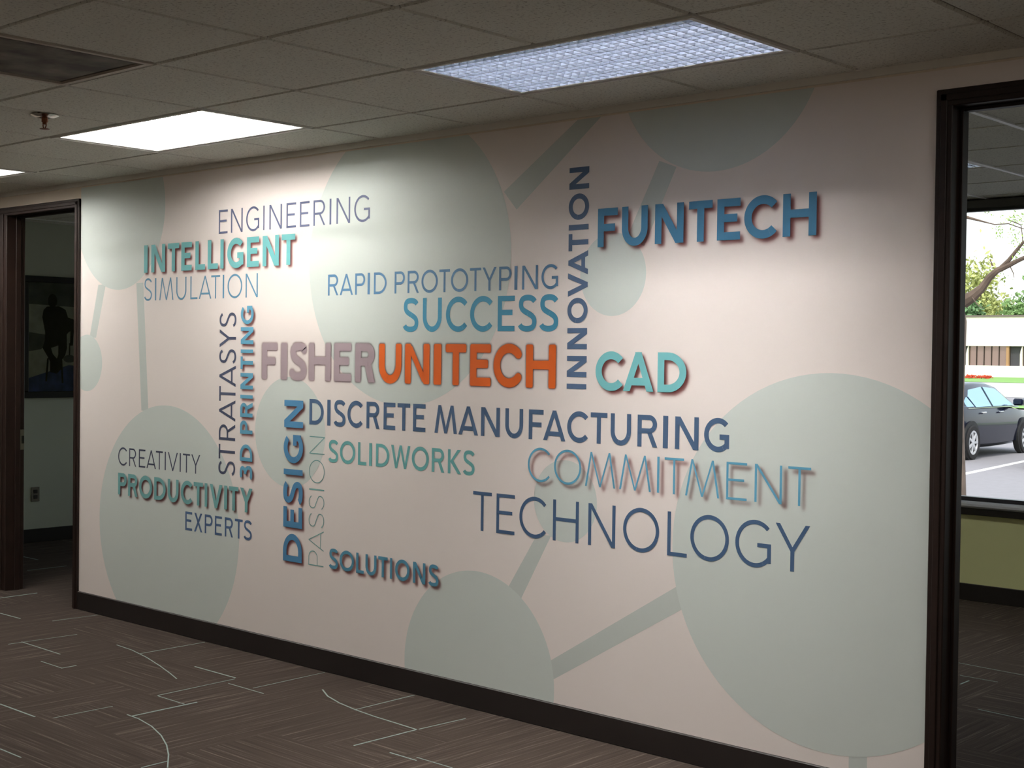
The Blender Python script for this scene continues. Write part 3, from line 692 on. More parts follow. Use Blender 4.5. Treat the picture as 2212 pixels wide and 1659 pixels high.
mural = tag(MB().box(MX0, MX1, YW-0.0015, YW, MZ0, MZ1).box(MX1, RX1+0.06, YW-0.0015, YW, 2.440, MZ1).build('wall_mural', m_sheet),
            'printed wall mural of technology words over pale molecule shapes on pinkish white ground', 'mural')
def flat(name, polys, m, layer, parent):
    vs = []; fs = []; y0 = YW - 0.0015 - 0.0002*layer
    for k, p in enumerate(polys):
        n = len(vs); y = y0 - 0.00003*(k % 12) ; vs += [(x, y, z) for x, z in p]; fs.append(tuple(range(n, n+len(p))))
    me = bpy.data.meshes.new(name); me.from_pydata(vs, [], fs)
    bm = bmesh.new(); bm.from_mesh(me)
    bm.normal_update()
    for f in bm.faces:
        if f.normal.y > 0: f.normal_flip()
    bm.to_mesh(me); bm.free()
    me.materials.append(m)
    o = bpy.data.objects.new(name, me); COL.objects.link(o); o.parent = parent
    return o
def mclip(p): return clip(clip(clip(clip(p, 0, MX0, 1), 0, MX1, -1), 1, MZ0, 1), 1, MZ1, -1)
m_bar = mat('print_bar_tint', srgb(200, 208, 203), 0.62)
m_disc = mat('print_disc_tint', srgb(209, 218, 213), 0.62)
BARS = [[(-3.76,1.62),(-3.689,1.62),(-3.587,1.93),(-3.667,1.93)], [(-3.268,1.93),(-3.198,1.93),(-3.138,1.21),(-3.207,1.21)],
        [(-0.45,2.245),(-0.375,2.165),(0.09,2.52),(-0.03,2.52)], [(0.367,2.307),(0.448,2.277),(0.318,2.01),(0.23,2.04)],
        [(-0.235,0.80),(-0.159,0.80),(-0.331,0.50),(-0.407,0.54)], [(-0.20,0.252),(-0.20,0.167),(0.535,0.60),(0.50,0.68)], [(1.22,0.20),(1.289,0.20),(1.289,0.10),(1.22,0.10)]]
BARS[3] = [(0.367,2.307),(0.448,2.277),(0.30,1.98),(0.215,2.02)]
for b in BARS: tag(flat('connecting_bar', [mclip(b)], m_bar, 1, mural))
DISCS = [(-3.448,2.356,.461,'pale disc at the top left corner of the mural'),(-3.788,1.471,.167,'small pale disc cut by the left doorway'),(-2.964,.574,.673,'large pale disc at lower left of the mural'),
 (-1.072,1.978,.669,'large pale disc at the top centre of the mural'),(.626,2.703,.457,'pale disc cut by the ceiling at upper right'),(.145,1.875,.166,'small pale disc beside the word innovation'),
 (-1.886,1.149,.277,'medium pale disc behind the word design'),(-.582,.153,.451,'pale disc at the bottom centre of the mural'),(-.087,.95,.169,'small pale disc behind the word technology'),(1.127,.828,.671,'largest pale disc at the right end of the mural')]
for cx, cz, rr, lb in DISCS:
    p = [(cx+rr*math.cos(2*math.pi*k/96), cz+rr*math.sin(2*math.pi*k/96)) for k in range(96)]
    tag(flat('disc', [mclip(p)], m_disc, 2, mural), lb)

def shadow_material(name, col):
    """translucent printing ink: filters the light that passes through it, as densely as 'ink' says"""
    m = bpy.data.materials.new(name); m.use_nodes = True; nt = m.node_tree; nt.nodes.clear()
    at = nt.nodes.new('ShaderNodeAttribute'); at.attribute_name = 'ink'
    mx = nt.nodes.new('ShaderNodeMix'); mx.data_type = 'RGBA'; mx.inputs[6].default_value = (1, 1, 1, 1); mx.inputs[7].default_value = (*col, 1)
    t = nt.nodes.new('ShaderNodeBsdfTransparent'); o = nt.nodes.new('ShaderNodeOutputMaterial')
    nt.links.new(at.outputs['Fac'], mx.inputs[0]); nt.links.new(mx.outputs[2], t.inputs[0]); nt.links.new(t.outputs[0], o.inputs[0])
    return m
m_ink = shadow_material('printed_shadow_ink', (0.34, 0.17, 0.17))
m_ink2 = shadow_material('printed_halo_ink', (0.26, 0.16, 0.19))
def blur1(a, sig, ax):
    n = int(3*sig)+1; k = np.exp(-0.5*(np.arange(-n, n+1)/sig)**2); k /= k.sum(); out = np.zeros_like(a)
    for i, w_ in zip(range(-n, n+1), k): out += w_*np.roll(a, i, ax)
    return out
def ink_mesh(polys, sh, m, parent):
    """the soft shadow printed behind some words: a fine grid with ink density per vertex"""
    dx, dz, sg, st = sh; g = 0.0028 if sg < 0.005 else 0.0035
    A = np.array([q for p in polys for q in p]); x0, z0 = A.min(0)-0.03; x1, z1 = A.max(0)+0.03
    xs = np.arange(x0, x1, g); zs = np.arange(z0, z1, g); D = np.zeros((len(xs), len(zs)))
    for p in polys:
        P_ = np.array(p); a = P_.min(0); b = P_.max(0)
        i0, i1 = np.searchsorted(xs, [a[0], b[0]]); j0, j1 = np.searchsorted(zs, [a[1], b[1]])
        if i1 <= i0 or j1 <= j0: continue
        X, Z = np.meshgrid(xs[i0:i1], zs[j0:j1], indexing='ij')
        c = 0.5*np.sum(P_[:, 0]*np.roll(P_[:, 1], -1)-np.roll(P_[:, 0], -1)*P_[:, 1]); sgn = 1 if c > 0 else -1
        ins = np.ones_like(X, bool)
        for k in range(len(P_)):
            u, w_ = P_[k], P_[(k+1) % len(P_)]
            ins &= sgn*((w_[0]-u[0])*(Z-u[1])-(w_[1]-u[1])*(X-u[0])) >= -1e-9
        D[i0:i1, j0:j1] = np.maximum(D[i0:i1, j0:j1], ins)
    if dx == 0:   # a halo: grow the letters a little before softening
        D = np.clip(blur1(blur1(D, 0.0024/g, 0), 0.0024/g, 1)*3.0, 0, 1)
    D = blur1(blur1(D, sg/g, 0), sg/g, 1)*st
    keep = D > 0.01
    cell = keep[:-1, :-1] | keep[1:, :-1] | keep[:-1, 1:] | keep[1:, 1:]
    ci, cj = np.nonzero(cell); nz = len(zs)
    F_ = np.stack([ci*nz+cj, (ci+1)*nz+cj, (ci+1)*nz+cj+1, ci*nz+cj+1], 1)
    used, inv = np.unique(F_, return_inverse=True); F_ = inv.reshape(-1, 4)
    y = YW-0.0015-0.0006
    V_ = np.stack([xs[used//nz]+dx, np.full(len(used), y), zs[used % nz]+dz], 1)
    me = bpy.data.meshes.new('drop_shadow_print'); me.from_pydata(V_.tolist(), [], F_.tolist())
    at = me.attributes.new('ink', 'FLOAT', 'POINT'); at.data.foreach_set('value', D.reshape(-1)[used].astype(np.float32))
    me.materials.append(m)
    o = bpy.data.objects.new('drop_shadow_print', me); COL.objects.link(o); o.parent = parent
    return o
for text, (ori, b0, c0, spans) in WORDS.items():
    sr, colr, rad, sh, lb = STYLE[text]
    cap = abs(c0-b0)
    anchor = ((spans[0][0], YW-0.002, b0) if ori == 'h' else (b0, YW-0.002, spans[0][0]))
    w_ = empty('printed_word', (0, 0, 0)); w_.parent = mural; w_['label'] = lb
    m = mat('printed_letter_ink_%d' % list(WORDS).index(text), colr, 0.6)
    allp = []
    for ch, (a, b) in zip(text.replace(' ', ''), spans):
        Wd = abs(b-a)/cap
        ss = sr if ch != 'I' else sr
        G = glyph(ch, Wd, min(ss, Wd), rad)
        if ori == 'h': polys = [[(a+x*cap, b0+y_*cap) for x, y_ in p] for p in G]
        else: polys = [[(b0-y_*cap, a+x*cap) for x, y_ in p] for p in G]
        allp += polys
        o = flat('letter', polys, m, 5, w_)
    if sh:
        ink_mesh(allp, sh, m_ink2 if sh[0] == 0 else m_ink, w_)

# ------------------------------------------------------------------ left office: framed poster and outlet
pic = empty('framed_poster', (-6.683, 1.53, 1.16), 0, 'dark framed poster of a seated figure on the office wall through the left doorway', 'picture')
PW, PH = 0.68, 0.975
pf = MB()
for a in ((0, PW, 0, 0.05), (0, PW, PH-0.05, PH), (0, 0.05, 0.05, PH-0.05), (PW-0.05, PW, 0.05, PH-0.05)):
    pf.cbox(0.001, 0.030, a[0], a[1], a[2], a[3], 0.004)
pf.build('picture_frame', m_black, pic)
def pflat(name, pts, m, layer, parent):
    """flat printed shape on the poster (x = wall normal)"""
    x = 0.012 + 0.0006*layer
    me = bpy.data.meshes.new(name); me.from_pydata([(x, a*PW, b*PH) for a, b in pts], [], [tuple(range(len(pts)))])
    me.materials.append(m); o = bpy.data.objects.new(name, me); COL.objects.link(o); o.parent = parent; return o
m_pg = mat('poster_grey', srgb(244, 246, 250), 0.4, nscale=9, namt=0.25); m_pd = mat('poster_dark', srgb(134, 140, 150), 0.4, nscale=9, namt=0.3)
m_pb = mat('poster_blue', srgb(96, 120, 200), 0.4, nscale=12, namt=0.4); m_pk = mat('poster_black', srgb(62, 64, 70), 0.4, nscale=20, namt=0.2)
ps = pflat('poster_print', [(0.07,.05),(.93,.05),(.93,.95),(0.07,.95)], m_pg, 0, pic)
pflat('dark_backdrop', [(0.07,.77),(.93,.75),(.93,.95),(0.07,.95)], m_pd, 1, ps)
pflat('blue_floor', [(0.07,.05),(.93,.05),(.93,.25),(.60,.27),(.07,.16)], m_pb, 1, ps)
pflat('side_shape', [(0.07,.38),(.24,.40),(.32,.46),(.30,.52),(.07,.54)], m_pd, 1, ps)
def P3(pts): return [((x-35)/640*0.70+0.0, 1-(y-130)/1410) for x, y in pts]
def pell(cx, cy, rx, ry): return [(cx+rx*math.cos(t), cy+ry*math.sin(t)) for t in [2*math.pi*k/20 for k in range(20)]]
fig = pflat('seated_figure', P3([(320,480),(460,470),(540,510),(570,600),(670,630),(675,740),(640,780),(630,930),(595,930),(600,760),(580,770),(555,800),(560,960),(540,1040),(500,1100),(500,1200),(440,1260),(360,1240),(360,1120),(330,1060),(270,960),(295,880),(300,780),(265,600),(280,520)]), m_pk, 3, ps)
pflat('head', P3(pell(385, 410, 55, 80)), m_pk, 2, ps)
pflat('gap_between_legs', P3([(370,960),(455,930),(455,1040),(440,1085),(390,1030)]), m_pg, 4, ps)
for a in (((325,1080),(345,1080),(325,1350),(305,1350)), ((485,1100),(505,1100),(520,1370),(500,1370)), ((585,900),(600,900),(598,1060),(583,1060))):
    pflat('stool_leg', P3(list(a)), m_pk, 2, ps)
pflat('guitar_case', P3(pell(590, 1085, 75, 45)), m_pd, 3, ps)
MB().box(0.0165, 0.0185, 0.048, PW-0.048, 0.048, PH-0.048).build('picture_glass', gm, pic)

ol = empty('wall_outlet', (-6.683, 1.656, 0.386), 0, 'grey electrical outlet on the office wall below the dark poster', 'outlet')
MB().cbox(0.0, 0.006, -0.036, 0.036, -0.058, 0.058, 0.002).build('cover_plate', mat('outlet_grey', srgb(120, 114, 104), 0.5), ol)
for dz in (-0.022, 0.022):
    rc = MB().cbox(0.005, 0.008, -0.017, 0.017, dz-0.015, dz+0.015, 0.002).build('receptacle', mat('outlet_dark', srgb(48, 42, 38), 0.5), ol)

# ------------------------------------------------------------------ outside
m_asph = mat('asphalt', srgb(138, 134, 138), 0.9, nscale=6, namt=0.08, bump=0.3, bscale=60)
m_conc = mat('pale_concrete', srgb(200, 196, 190), 0.9, nscale=1.5, namt=0.05)
m_grass = mat('lawn', srgb(120, 160, 84), 1.0, nscale=8, namt=0.25, bump=0.5, bscale=30)
def zg(y): 
    if y < 34: return -0.33
    if y < 104: return -0.33 + (y-34)/70*0.60
    return 0.27 + (y-104)*0.01
def strip(name, m, y0, y1, dz=0.0, x0=-110, x1=60):
    ys = [y0] + [y for y in (34, 104) if y0 < y < y1] + [y1]; vs = []; fs = []
    for y in ys: vs += [(x0, y, zg(y)+dz), (x1, y, zg(y)+dz), (x0, y, zg(y)-0.3), (x1, y, zg(y)-0.3)]
    for i in range(len(ys)-1):
        a = 4*i; fs += [(a, a+1, a+5, a+4), (a+2, a+6, a+7, a+3)]
    return tag(MB().add(vs, fs).build(name, m, fix=False), kind='structure')
strip('ground', m_asph, YE+0.2, 47)
strip('ground_lawn_strip', m_grass, 47, 52, 0.05)
strip('ground_road', m_asph, 52, 60, 0.0)
strip('ground_far_lot', m_conc, 60, 88, 0.01)
strip('ground_far_lawn', m_grass, 88, 106, 0.03)
strip('ground_beyond', m_grass, 106, 240, 0.0)
m_line = mat('white_road_paint', srgb(236, 236, 232), 0.8)
for k in range(-6, 6):
    bx = k*2.75
    p = [(-6.29+bx, 18.37), (-6.74+bx, 21.84)]
    mb = MB(); ribbon(mb, [(p[0][0]+0.2, p[0][1]-1.5), (p[1][0]-0.2, p[1][1]+1.5)], 0.13, -0.332, -0.326)
    o = mb.build('parking_line', m_line); tag(o, kind='structure')

# --- cars
m_tire = mat('tyre', srgb(34, 32, 34), 0.9); m_rim = mat('alloy_rim', srgb(225, 225, 228), 0.35, metal=0.3)
m_carglass = mat('car_glass', srgb(150, 186, 205), 0.1, metal=0.7)
m_chrome = mat('car_chrome', srgb(235, 235, 240), 0.1, metal=1.0)
m_red = mat('tail_light_red', srgb(190, 24, 30), 0.2, coat=1.0); m_dark = mat('black_plastic', srgb(22, 22, 24), 0.6)
m_head = mat('headlamp', srgb(220, 225, 230), 0.1, metal=0.4)
def make_car(paint, label, loc, rz):
    """sedan, nose towards +x of its own frame, origin on the ground at the middle"""
    root = empty('car', loc, rz, label, 'car')
    # stations: x, sill z, belt/deck z, half width
    ST = [(-2.42,.42,.70,.60),(-2.38,.30,.98,.78),(-2.15,.24,1.03,.86),(-1.6,.22,1.04,.91),(-0.9,.20,1.00,.925),(0.0,.19,.98,.93),(0.8,.20,.96,.925),(1.25,.21,.93,.91),(1.8,.22,.86,.88),(2.20,.25,.76,.80),(2.40,.30,.66,.68),(2.45,.38,.58,.50)]
    mb = MB(); n = 12; rings = []
    for x, zs, zb, hw in ST:
        m_ = (zs+zb)/2; R_ = []
        sec = [(0, zs), (hw*.80, zs), (hw*.97, zs+.08), (hw, m_-.02), (hw*.985, zb-.14), (hw*.93, zb-.02), (hw*.80, zb+.015), (0, zb+.035)]
        for yy, z in sec: R_.append((x, yy, z))
        for yy, z in reversed(sec[1:-1]): R_.append((x, -yy, z))
        rings.append(R_)
    k = len(rings[0]); vs = [p for r_ in rings for p in r_]; fs = []
    for i in range(len(rings)-1):
        for j in range(k): fs.append((i*k+j, i*k+(j+1) % k, (i+1)*k+(j+1) % k, (i+1)*k+j))
    fs += [tuple(range(k)), tuple((len(rings)-1)*k+j for j in range(k))]
    mb.add(vs, fs); body = mb.build('body', paint, root, smooth=True)
    # greenhouse: x, z, half width of roof line
    GH = [(-1.95,1.03,.70),(-1.50,1.26,.62),(-1.10,1.42,.58),(-0.5,1.47,.57),(0.1,1.465,.58),(0.5,1.40,.60),(0.95,1.18,.68),(1.30,.95,.76)]
    mb = MB(); vs = []; fs = []
    for x, z, hw in GH:
        zb = min(z, 0.97); vs += [(x, .86, zb), (x, hw+.03, max(z-.04, zb)), (x, hw-.06, z), (x, -hw+.06, z), (x, -hw-.03, max(z-.04, zb)), (x, -.86, zb)]
    for i in range(len(GH)-1):
        for j in range(5): fs.append((i*6+j, i*6+j+1, i*6+7+j, i*6+6+j))
    fs += [tuple(range(6)), tuple((len(GH)-1)*6+j for j in range(6))]
    mb.add(vs, fs); mb.build('cabin', paint, root, smooth=True)
    def sy(x, z):   # side surface of the cabin
        for a, b in zip(GH, GH[1:]):
            if a[0] <= x <= b[0]:
                t = (x-a[0])/(b[0]-a[0]); zt = a[1]+(b[1]-a[1])*t; hw = a[2]+(b[2]-a[2])*t
                return .86+(hw+.03-.86)*max(0, min(1, (z-.97)/max(zt-.04-.97, .01)))
        return .86
    for sg in (1, -1):
        for nm, pts in (('rear_window', [(-1.05,1.0),(-0.25,1.0),(-0.30,1.38),(-0.95,1.33),(-1.15,1.20)]), ('front_window', [(-0.15,1.0),(0.98,1.0),(0.70,1.20),(0.42,1.34),(-0.20,1.38)]), ('quarter_window', [(-1.45,1.01),(-1.12,1.01),(-1.22,1.19),(-1.40,1.10)])):
            vs = [(x, sg*(sy(x, z)+.012), z) for x, z in pts]; vs2 = [(x, sg*(sy(x, z)-.02), z) for x, z in pts]; n_ = len(pts)
            MB().add(vs+vs2, [tuple(range(n_)), tuple(range(2*n_-1, n_-1, -1))]+[(i, (i+1) % n_, n_+(i+1) % n_, n_+i) for i in range(n_)]).build(nm, m_carglass, root)
        MB().box(-1.5, 1.15, min(sg*.868, sg*.885), max(sg*.868, sg*.885), .975, .99).build('belt_trim', m_chrome, root)
        for x in (-0.85, 0.08):
            MB().cbox(x-.10, x+.10, min(sg*.915, sg*.955), max(sg*.915, sg*.955), .875, .905, .008).build('door_handle', m_chrome, root)
        mm = MB().cbox(0.78, 0.98, min(sg*.90, sg*1.10), max(sg*.90, sg*1.10), 1.00, 1.14, .03); mm.build('side_mirror', paint, root)
        MB().cbox(-2.44, -2.25, min(sg*.50, sg*.80), max(sg*.50, sg*.80), .72, .92, .02).build('tail_light', m_red, root)
        MB().cbox(2.10, 2.36, min(sg*.48, sg*.76), max(sg*.48, sg*.76), .58, .70, .02).build('headlight', m_head, root)
        for x in (-1.42, 1.42):
            MB().lathe([(0.385, -0.08), (0.385, 0.012)], (x, sg*.925 if True else 0, .36), 'y', 28).build('wheel_arch', m_dark, root) if sg > 0 else MB().lathe([(0.385, 0.08), (0.385, -0.012)], (x, sg*.925, .36), 'y', 28).build('wheel_arch', m_dark, root)
            y0 = sg*.80; y1 = sg*.965
            wh = MB().lathe([(0.22, y0), (0.315, y0), (0.33, y0+sg*.03), (0.33, y1-sg*.03), (0.315, y1), (0.235, y1), (0.225, y1-sg*.03)], (x, 0, .33), 'y', 28).build('wheel', m_tire, root, smooth=True)
            rm = MB(); rm.lathe([(0.232, y1-sg*.035), (0.232, y1-sg*.005), (0.20, y1-sg*.006), (0.195, y1-sg*.03)], (x, 0, .33), 'y', 28); rm.lathe([(0.05, y1-sg*.035), (0.045, y1-sg*.002)], (x, 0, .33), 'y', 12)
            for q in range(7):
                t = 2*math.pi*q/7; c_, s_ = math.cos(t), math.sin(t); a_ = .022
                rm.prism([(x+c_*.03-s_*a_, .33+s_*.03+c_*a_), (x+c_*.21-s_*a_, .33+s_*.21+c_*a_), (x+c_*.21+s_*a_, .33+s_*.21-c_*a_), (x+c_*.03+s_*a_, .33+s_*.03-c_*a_)], 'y', y1-sg*.028, y1-sg*.004)
            rm.build('rim', m_rim, wh)
    for nm, pts in (('rear_windscreen', [(-1.90,.60,1.065),(-1.90,-.60,1.065),(-1.18,-.50,1.41),(-1.18,.50,1.41)]), ('windscreen', [(1.24,.66,.99),(1.24,-.66,.99),(.56,-.52,1.385),(.56,.52,1.385)])):
        off = (-.02 if nm[0] == 'r' else .02)
        MB().add([(x+off, y, z+.01) for x, y, z in pts]+[(x, y, z-.03) for x, y, z in pts], [(0,1,2,3),(7,6,5,4),(0,1,5,4),(1,2,6,5),(2,3,7,6),(3,0,4,7)]).build(nm, m_carglass, root)
    MB().cbox(-2.46, -2.38, -.75, .75, .42, .58, .02).build('rear_bumper', paint, root)
    MB().box(-2.47, -2.455, -.26, .26, .60, .72).build('licence_plate', m_chrome, root)
    return root
paint_navy = mat('navy_black_paint', srgb(10, 17, 40), 0.1, spec=0.3); paint_red = mat('dark_silver_paint', srgb(92, 94, 104), 0.2, coat=1.0)
HD = math.radians(92.5)          # stall direction
hx, hy = math.cos(HD), math.sin(HD)   # nose direction
rx_, ry_ = hy, -hx                    # car's right
# rear right wheel centre of the dark car stands at (-7.65, 21.5)
cx_ = -7.62 + hx*1.42 - rx_*0.90; cy_ = 21.45 + hy*1.42 - ry_*0.90
make_car(paint_navy, 'dark navy four-door sedan parked outside the window', (cx_, cy_, -0.33), HD)
cx2 = -5.93 + hx*2.42 + rx_*0.80; cy2 = 19.9 + hy*2.42 + ry_*0.80
make_car(paint_red, 'dark grey car with red tail light at the right edge of the window view', (cx2, cy2, -0.33), HD)

# --- far building
bl = empty('office_building', (-45.3, 106.0, 0.0), math.radians(3.0), 'low pale brick office building across the parking lot', 'building')
m_brick = bpy.data.materials.new('pale_brick'); m_brick.use_nodes = True; bnt = m_brick.node_tree; bb = bnt.nodes['Principled BSDF']; bb.inputs['Roughness'].default_value = 0.9
btc = bnt.nodes.new('ShaderNodeTexCoord'); bmp = bnt.nodes.new('ShaderNodeMapping'); bmp.inputs['Rotation'].default_value = (math.radians(90), 0, 0)
bt = bnt.nodes.new('ShaderNodeTexBrick'); bt.inputs['Color1'].default_value = srgb(232, 220, 208); bt.inputs['Color2'].default_value = srgb(222, 208, 196); bt.inputs['Mortar'].default_value = srgb(232, 226, 216); bt.inputs['Scale'].default_value = 4.0; bt.inputs['Mortar Size'].default_value = 0.015
bnt.links.new(btc.outputs['Object'], bmp.inputs[0]); bnt.links.new(bmp.outputs[0], bt.inputs['Vector']); bnt.links.new(bt.outputs[0], bb.inputs['Base Color'])
MB().box(-30, 45, 0.0, 0.6, 2.86, 5.25).build('parapet', m_brick, bl)
MB().box(-30, 45, -0.08, 0.7, 5.25, 5.40).build('coping', mat('brown_coping', srgb(110, 98, 92), 0.7), bl)
MB().box(-30, 45, 0.6, 12, 5.0, 5.2).build('roof', m_conc, bl)
MB().box(-30, 45, 0.0, 0.5, 0.1, 1.26).build('plinth_wall', mat('white_plinth', srgb(226, 222, 216), 0.9), bl)
m_bglass = mat('bronze_glazing', srgb(150, 126, 120), 0.1, metal=0.5)
m_bwood = mat('timber_post', srgb(170, 128, 92), 0.7)
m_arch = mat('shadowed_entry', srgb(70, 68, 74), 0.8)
x = -26.0
bays = []
for u in range(14):
    x0_ = -26.55 + u*4.45
    bays.append(x0_)
for x0_ in bays:
    for k in range(5):
        a = x0_ + k*0.62
        MB().box(a+0.02, a+0.60, 0.30, 0.34, 1.26, 2.86).build('window', m_bglass, bl)
        MB().box(a-0.03, a+0.02, 0.22, 0.36, 1.26, 2.86).build('mullion', m_trim, bl)
    MB().box(x0_+3.10, x0_+3.32, 0.1, 0.4, 1.26, 2.86).build('timber_post', m_bwood, bl)
    ar = x0_+3.34
    MB().prism([(ar, 2.86), (ar+1.10, 2.86), (ar+0.98, 2.55), (ar+0.92, 2.2), (ar+0.92, 1.26), (ar, 1.26)], 'y', 0.45, 0.6).build('recessed_entry', m_arch, bl)
    MB().prism([(ar+1.10, 2.86), (ar+1.11, 1.26), (ar+0.92, 1.26), (ar+0.92, 2.2), (ar+0.98, 2.55)], 'y', 0.0, 0.5).build('pier', m_brick, bl)
MB().box(-30, 45, 0.9, 11.5, 0.1, 5.0).build('inner_wall', m_arch, bl)
fl_ = MB()
for k in range(260):
    fx_ = random.uniform(-1.6, 1.6); fy_ = random.uniform(-0.4, 0.4); r_ = random.uniform(.06, .14); z_ = random.uniform(.05, .25)
    fl_.add([(fx_-r_, fy_, z_), (fx_+r_, fy_, z_), (fx_, fy_+r_, z_+.05), (fx_, fy_, z_+r_)], [(0,1,2), (0,1,3), (1,2,3), (0,2,3)])
fb = fl_.build('flower_bed', mat('red_flowers', srgb(196, 70, 48), 0.9)); fb.location = (-41.6, 98.5, zg(98.5)); tag(fb, 'low bed of red flowers on the lawn before the far building', 'flower bed', kind='stuff')

# --- trees
def leaf_cloud(n, cx, cy, cz, rx, ry, rz_, size, seed, lumps=14):
    rg = np.random.default_rng(seed); mb_v = []; mb_f = []
    L_ = rg.normal(size=(lumps, 3)); L_ /= np.linalg.norm(L_, axis=1)[:, None]; L_ *= rg.uniform(0.25, 0.8, (lumps, 1))
    c = L_[rg.integers(0, lumps, n)] + rg.normal(size=(n, 3))*0.20
    c *= np.array([rx, ry, rz_]); c += np.array([cx, cy, cz])
    a = rg.normal(size=(n, 3)); a /= np.linalg.norm(a, axis=1)[:, None]; b = rg.normal(size=(n, 3)); b -= a*(a*b).sum(1)[:, None]; b /= np.linalg.norm(b, axis=1)[:, None]
    s_ = rg.uniform(0.5, 1.2, (n, 1))*size
    v_ = np.concatenate([c-a*s_, c+b*s_*.45, c+a*s_, c-b*s_*.45], 1).reshape(-1, 3)
    f_ = np.arange(4*n).reshape(-1, 4)
    return v_.tolist(), f_.tolist()
def tree(label, x, y, h, w, mcol, seed, size=0.32, n=5200, weeping=False):
    root = empty('tree', (x, y, zg(y)), 0, label, 'tree', 'trees behind the far building')
    MB().tube([(0, 0, 0), (0.1, 0, h*.25), (0, .1, h*.55), (0.2, 0, h*.8)], [w*.07, w*.05, w*.035, .03], 8).build('trunk', m_bark, root)
    v_, f_ = leaf_cloud(n, 0, 0, h*.55, w*.62, w*.62, h*.46, size, seed, 26)
    o = MB().add(v_, f_).build('foliage', mcol, root, fix=False); tag(o, kind='stuff')
    return root
m_bark = mat('bark', srgb(104, 88, 78), 0.95, nscale=9, namt=0.35, bump=1.0, bscale=30)
lf1 = mat('yellow_green_leaves', srgb(172, 178, 108), 0.7, nscale=.6, namt=0.25); lf2 = mat('mid_green_leaves', srgb(120, 152, 92), 0.7, nscale=.6, namt=0.25); lf3 = mat('dark_green_leaves', srgb(98, 132, 86), 0.7, nscale=.6, namt=.25)
TREES = [(-78, 128, 10.6, 5.6, lf1, 'tall willow-green tree beyond the far left end of the flat roof'), (-70.5, 131, 11.2, 5.4, lf2, 'mid green tree second from the left beyond the flat roof'),
 (-62, 128, 11.0, 6.0, lf1, 'yellow-green willow left of the timber posts, beyond the flat roof'), (-54.3, 129, 10.9, 5.8, lf1, 'yellow-green willow beyond the flat roof, seen through the forking branch'),
 (-46.5, 130, 11.3, 5.8, lf2, 'tall mid green tree beyond the flat roof, right of the forking branch'), (-38.5, 128, 10.6, 5.8, lf1, 'yellow-green willow beyond the middle of the flat roof'),
 (-30.5, 130, 11.2, 5.8, lf3, 'dark green tree beyond the middle of the flat roof'), (-22.5, 128, 10.4, 5.6, lf1, 'yellow-green tree beyond the right end of the flat roof')]
for k, (x, y, h_, w_2, mc, lb) in enumerate(TREES): tree(lb, x, y, h_, w_2, mc, 20+k)
LOW = [(-66, lf2, 'low green bushy tree behind the left end of the flat roof'), (-59, lf3, 'low dark green bushy tree just left of the near trunk, behind the flat roof'), (-52.3, lf3, 'low dark green bush beside the near trunk, behind the flat roof'),
 (-47.6, lf2, 'low mid green bush in the middle of the window view, behind the flat roof'), (-41, lf3, 'low dark green bush above the entry, behind the flat roof'), (-34, lf2, 'low green bush behind the right part of the flat roof')]
for k, (x, mc, lb) in enumerate(LOW): tree(lb, x, 122.2, 6.9, 3.3, mc, 60+k, n=3000)

# --- near tree outside the window
nt0 = empty('tree', (-2.845, 10.07, -0.33), 0, 'near tree with rough bark trunk and forking branch outside the window', 'tree')
tk = MB(); tk.tube([(0.02,0,0), (0.0,0,.3), (-0.045,0,1.4), (-0.04,0,2.3), (-0.06,0,2.62), (-0.06,0,2.95), (0.03,0,3.35), (0.04,0,3.7), (-0.05,.05,4.4), (-.2,.1,5.4)],
        [.24,.185,.175,.185,.14,.095,.10,.085,.075,.05], 16)
tko = tk.build('trunk', m_bark, nt0, smooth=True)
def branch(pts, rad, nm='branch', parent=nt0): return MB().tube(pts, rad, 8).build(nm, m_bark, parent, smooth=True)
def bp(x, z, dy=0): return (x+2.90, dy, z+0.33)
branch([bp(-2.78, 2.18), bp(-2.68, 2.235), bp(-2.58, 2.32), bp(-2.50, 2.43), bp(-2.42, 2.50), bp(-2.31, 2.545), bp(-2.19, 2.60), bp(-2.09, 2.64), bp(-1.7, 2.85), bp(-1.1, 3.2)], [.075,.060,.045,.038,.033,.028,.022,.021,.017,.01])
branch([bp(-2.40, 2.51), bp(-2.30, 2.60), bp(-2.22, 2.70), bp(-2.15, 2.78), bp(-2.0, 2.80), bp(-1.7, 3.0)], [.024,.022,.018,.016,.013,.008])
branch([bp(-2.85, 3.1), bp(-2.6, 3.02, .1), bp(-2.50, 2.99, .1), bp(-2.35, 2.99, .1), bp(-2.2, 2.93, .1), bp(-2.0, 2.88, .1)], [.02,.008,.006,.006,.005,.004])
branch([bp(-2.35, 3.03, .1), bp(-2.22, 2.97, .1), bp(-2.20, 2.85, .1), bp(-2.18, 2.76, .05)], [.006,.006,.005,.004])
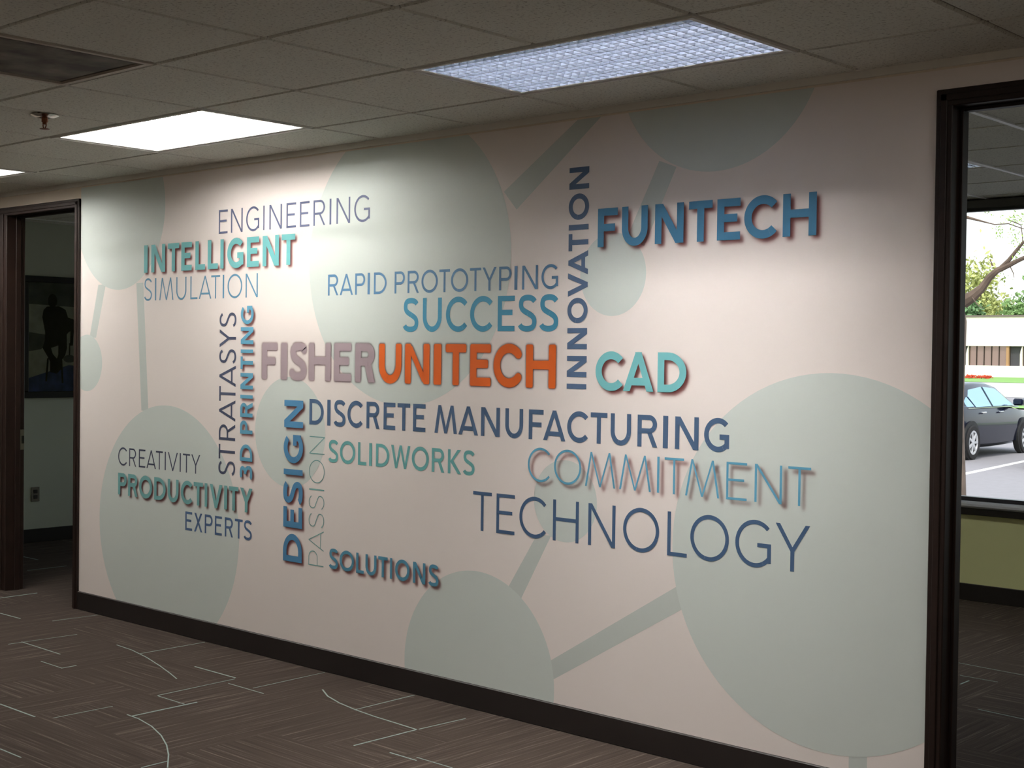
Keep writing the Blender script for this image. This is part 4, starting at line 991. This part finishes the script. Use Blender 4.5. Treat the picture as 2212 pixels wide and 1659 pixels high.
branch([bp(-2.47, 2.55), bp(-2.50, 2.62)], [.010,.004]); branch([bp(-2.28, 2.53), bp(-2.25, 2.47), bp(-2.24, 2.42)], [.006,.005,.003])
branch([bp(-2.66, 2.22, -.05), bp(-2.58, 2.14, -.1), bp(-2.52, 2.10, -.1)], [.007,.005,.003])
for a in ((-2.9, 3.9, -1.4, 4.6), (-2.9, 4.2, -4.4, 5.0), (-2.9, 3.6, -4.2, 4.2)):
    branch([bp(a[0], a[1]), bp((a[0]+a[2])/2, (a[1]+a[3])/2+.15, .3), bp(a[2], a[3], .5)], [.05,.03,.015])
rg = np.random.default_rng(3); lv = []; lf = []
def sprig(x, z, n, sx, sz, dy=.05):
    for _ in range(n):
        p = np.array([x+2.90+rg.normal()*sx, dy+rg.normal()*.06, z+.33+rg.normal()*sz]); a = rg.normal(size=3); a[2] -= .8; a /= np.linalg.norm(a); b = np.cross(a, rg.normal(size=3)); b /= np.linalg.norm(b)
        s_ = rg.uniform(.012, .022); q = len(lv); lv.extend([tuple(p-a*s_), tuple(p+b*s_*.35), tuple(p+a*s_), tuple(p-b*s_*.35)]); lf.append((q, q+1, q+2, q+3))
for x_, z_, n_, sx_, sz_ in ((-2.30,3.02,34,.05,.02),(-2.42,2.93,26,.02,.03),(-2.46,2.87,16,.015,.02),(-2.22,3.03,22,.03,.03),(-2.13,3.06,26,.03,.03),(-2.25,2.90,18,.02,.02),(-2.28,2.84,16,.015,.03),(-2.20,2.80,34,.03,.04),(-2.15,2.74,34,.02,.03),(-2.23,2.70,14,.015,.02),(-2.24,2.62,12,.015,.012),
                          (-2.38,2.43,8,.01,.02),(-2.55,3.10,8,.01,.02),(-2.06,2.95,30,.04,.05),(-2.45,3.07,8,.015,.01),(-1.8,3.1,260,.25,.2),(-1.3,3.4,500,.35,.3),(-2.6,5.0,900,.7,.4),(-3.9,4.9,900,.6,.4),(-1.6,4.7,800,.5,.3)):
    sprig(x_, z_, n_, sx_, sz_)
lo = MB().add(lv, lf).build('leaves', mat('spring_leaves', srgb(150, 186, 70), 0.6), nt0, fix=False); tag(lo, kind='stuff')
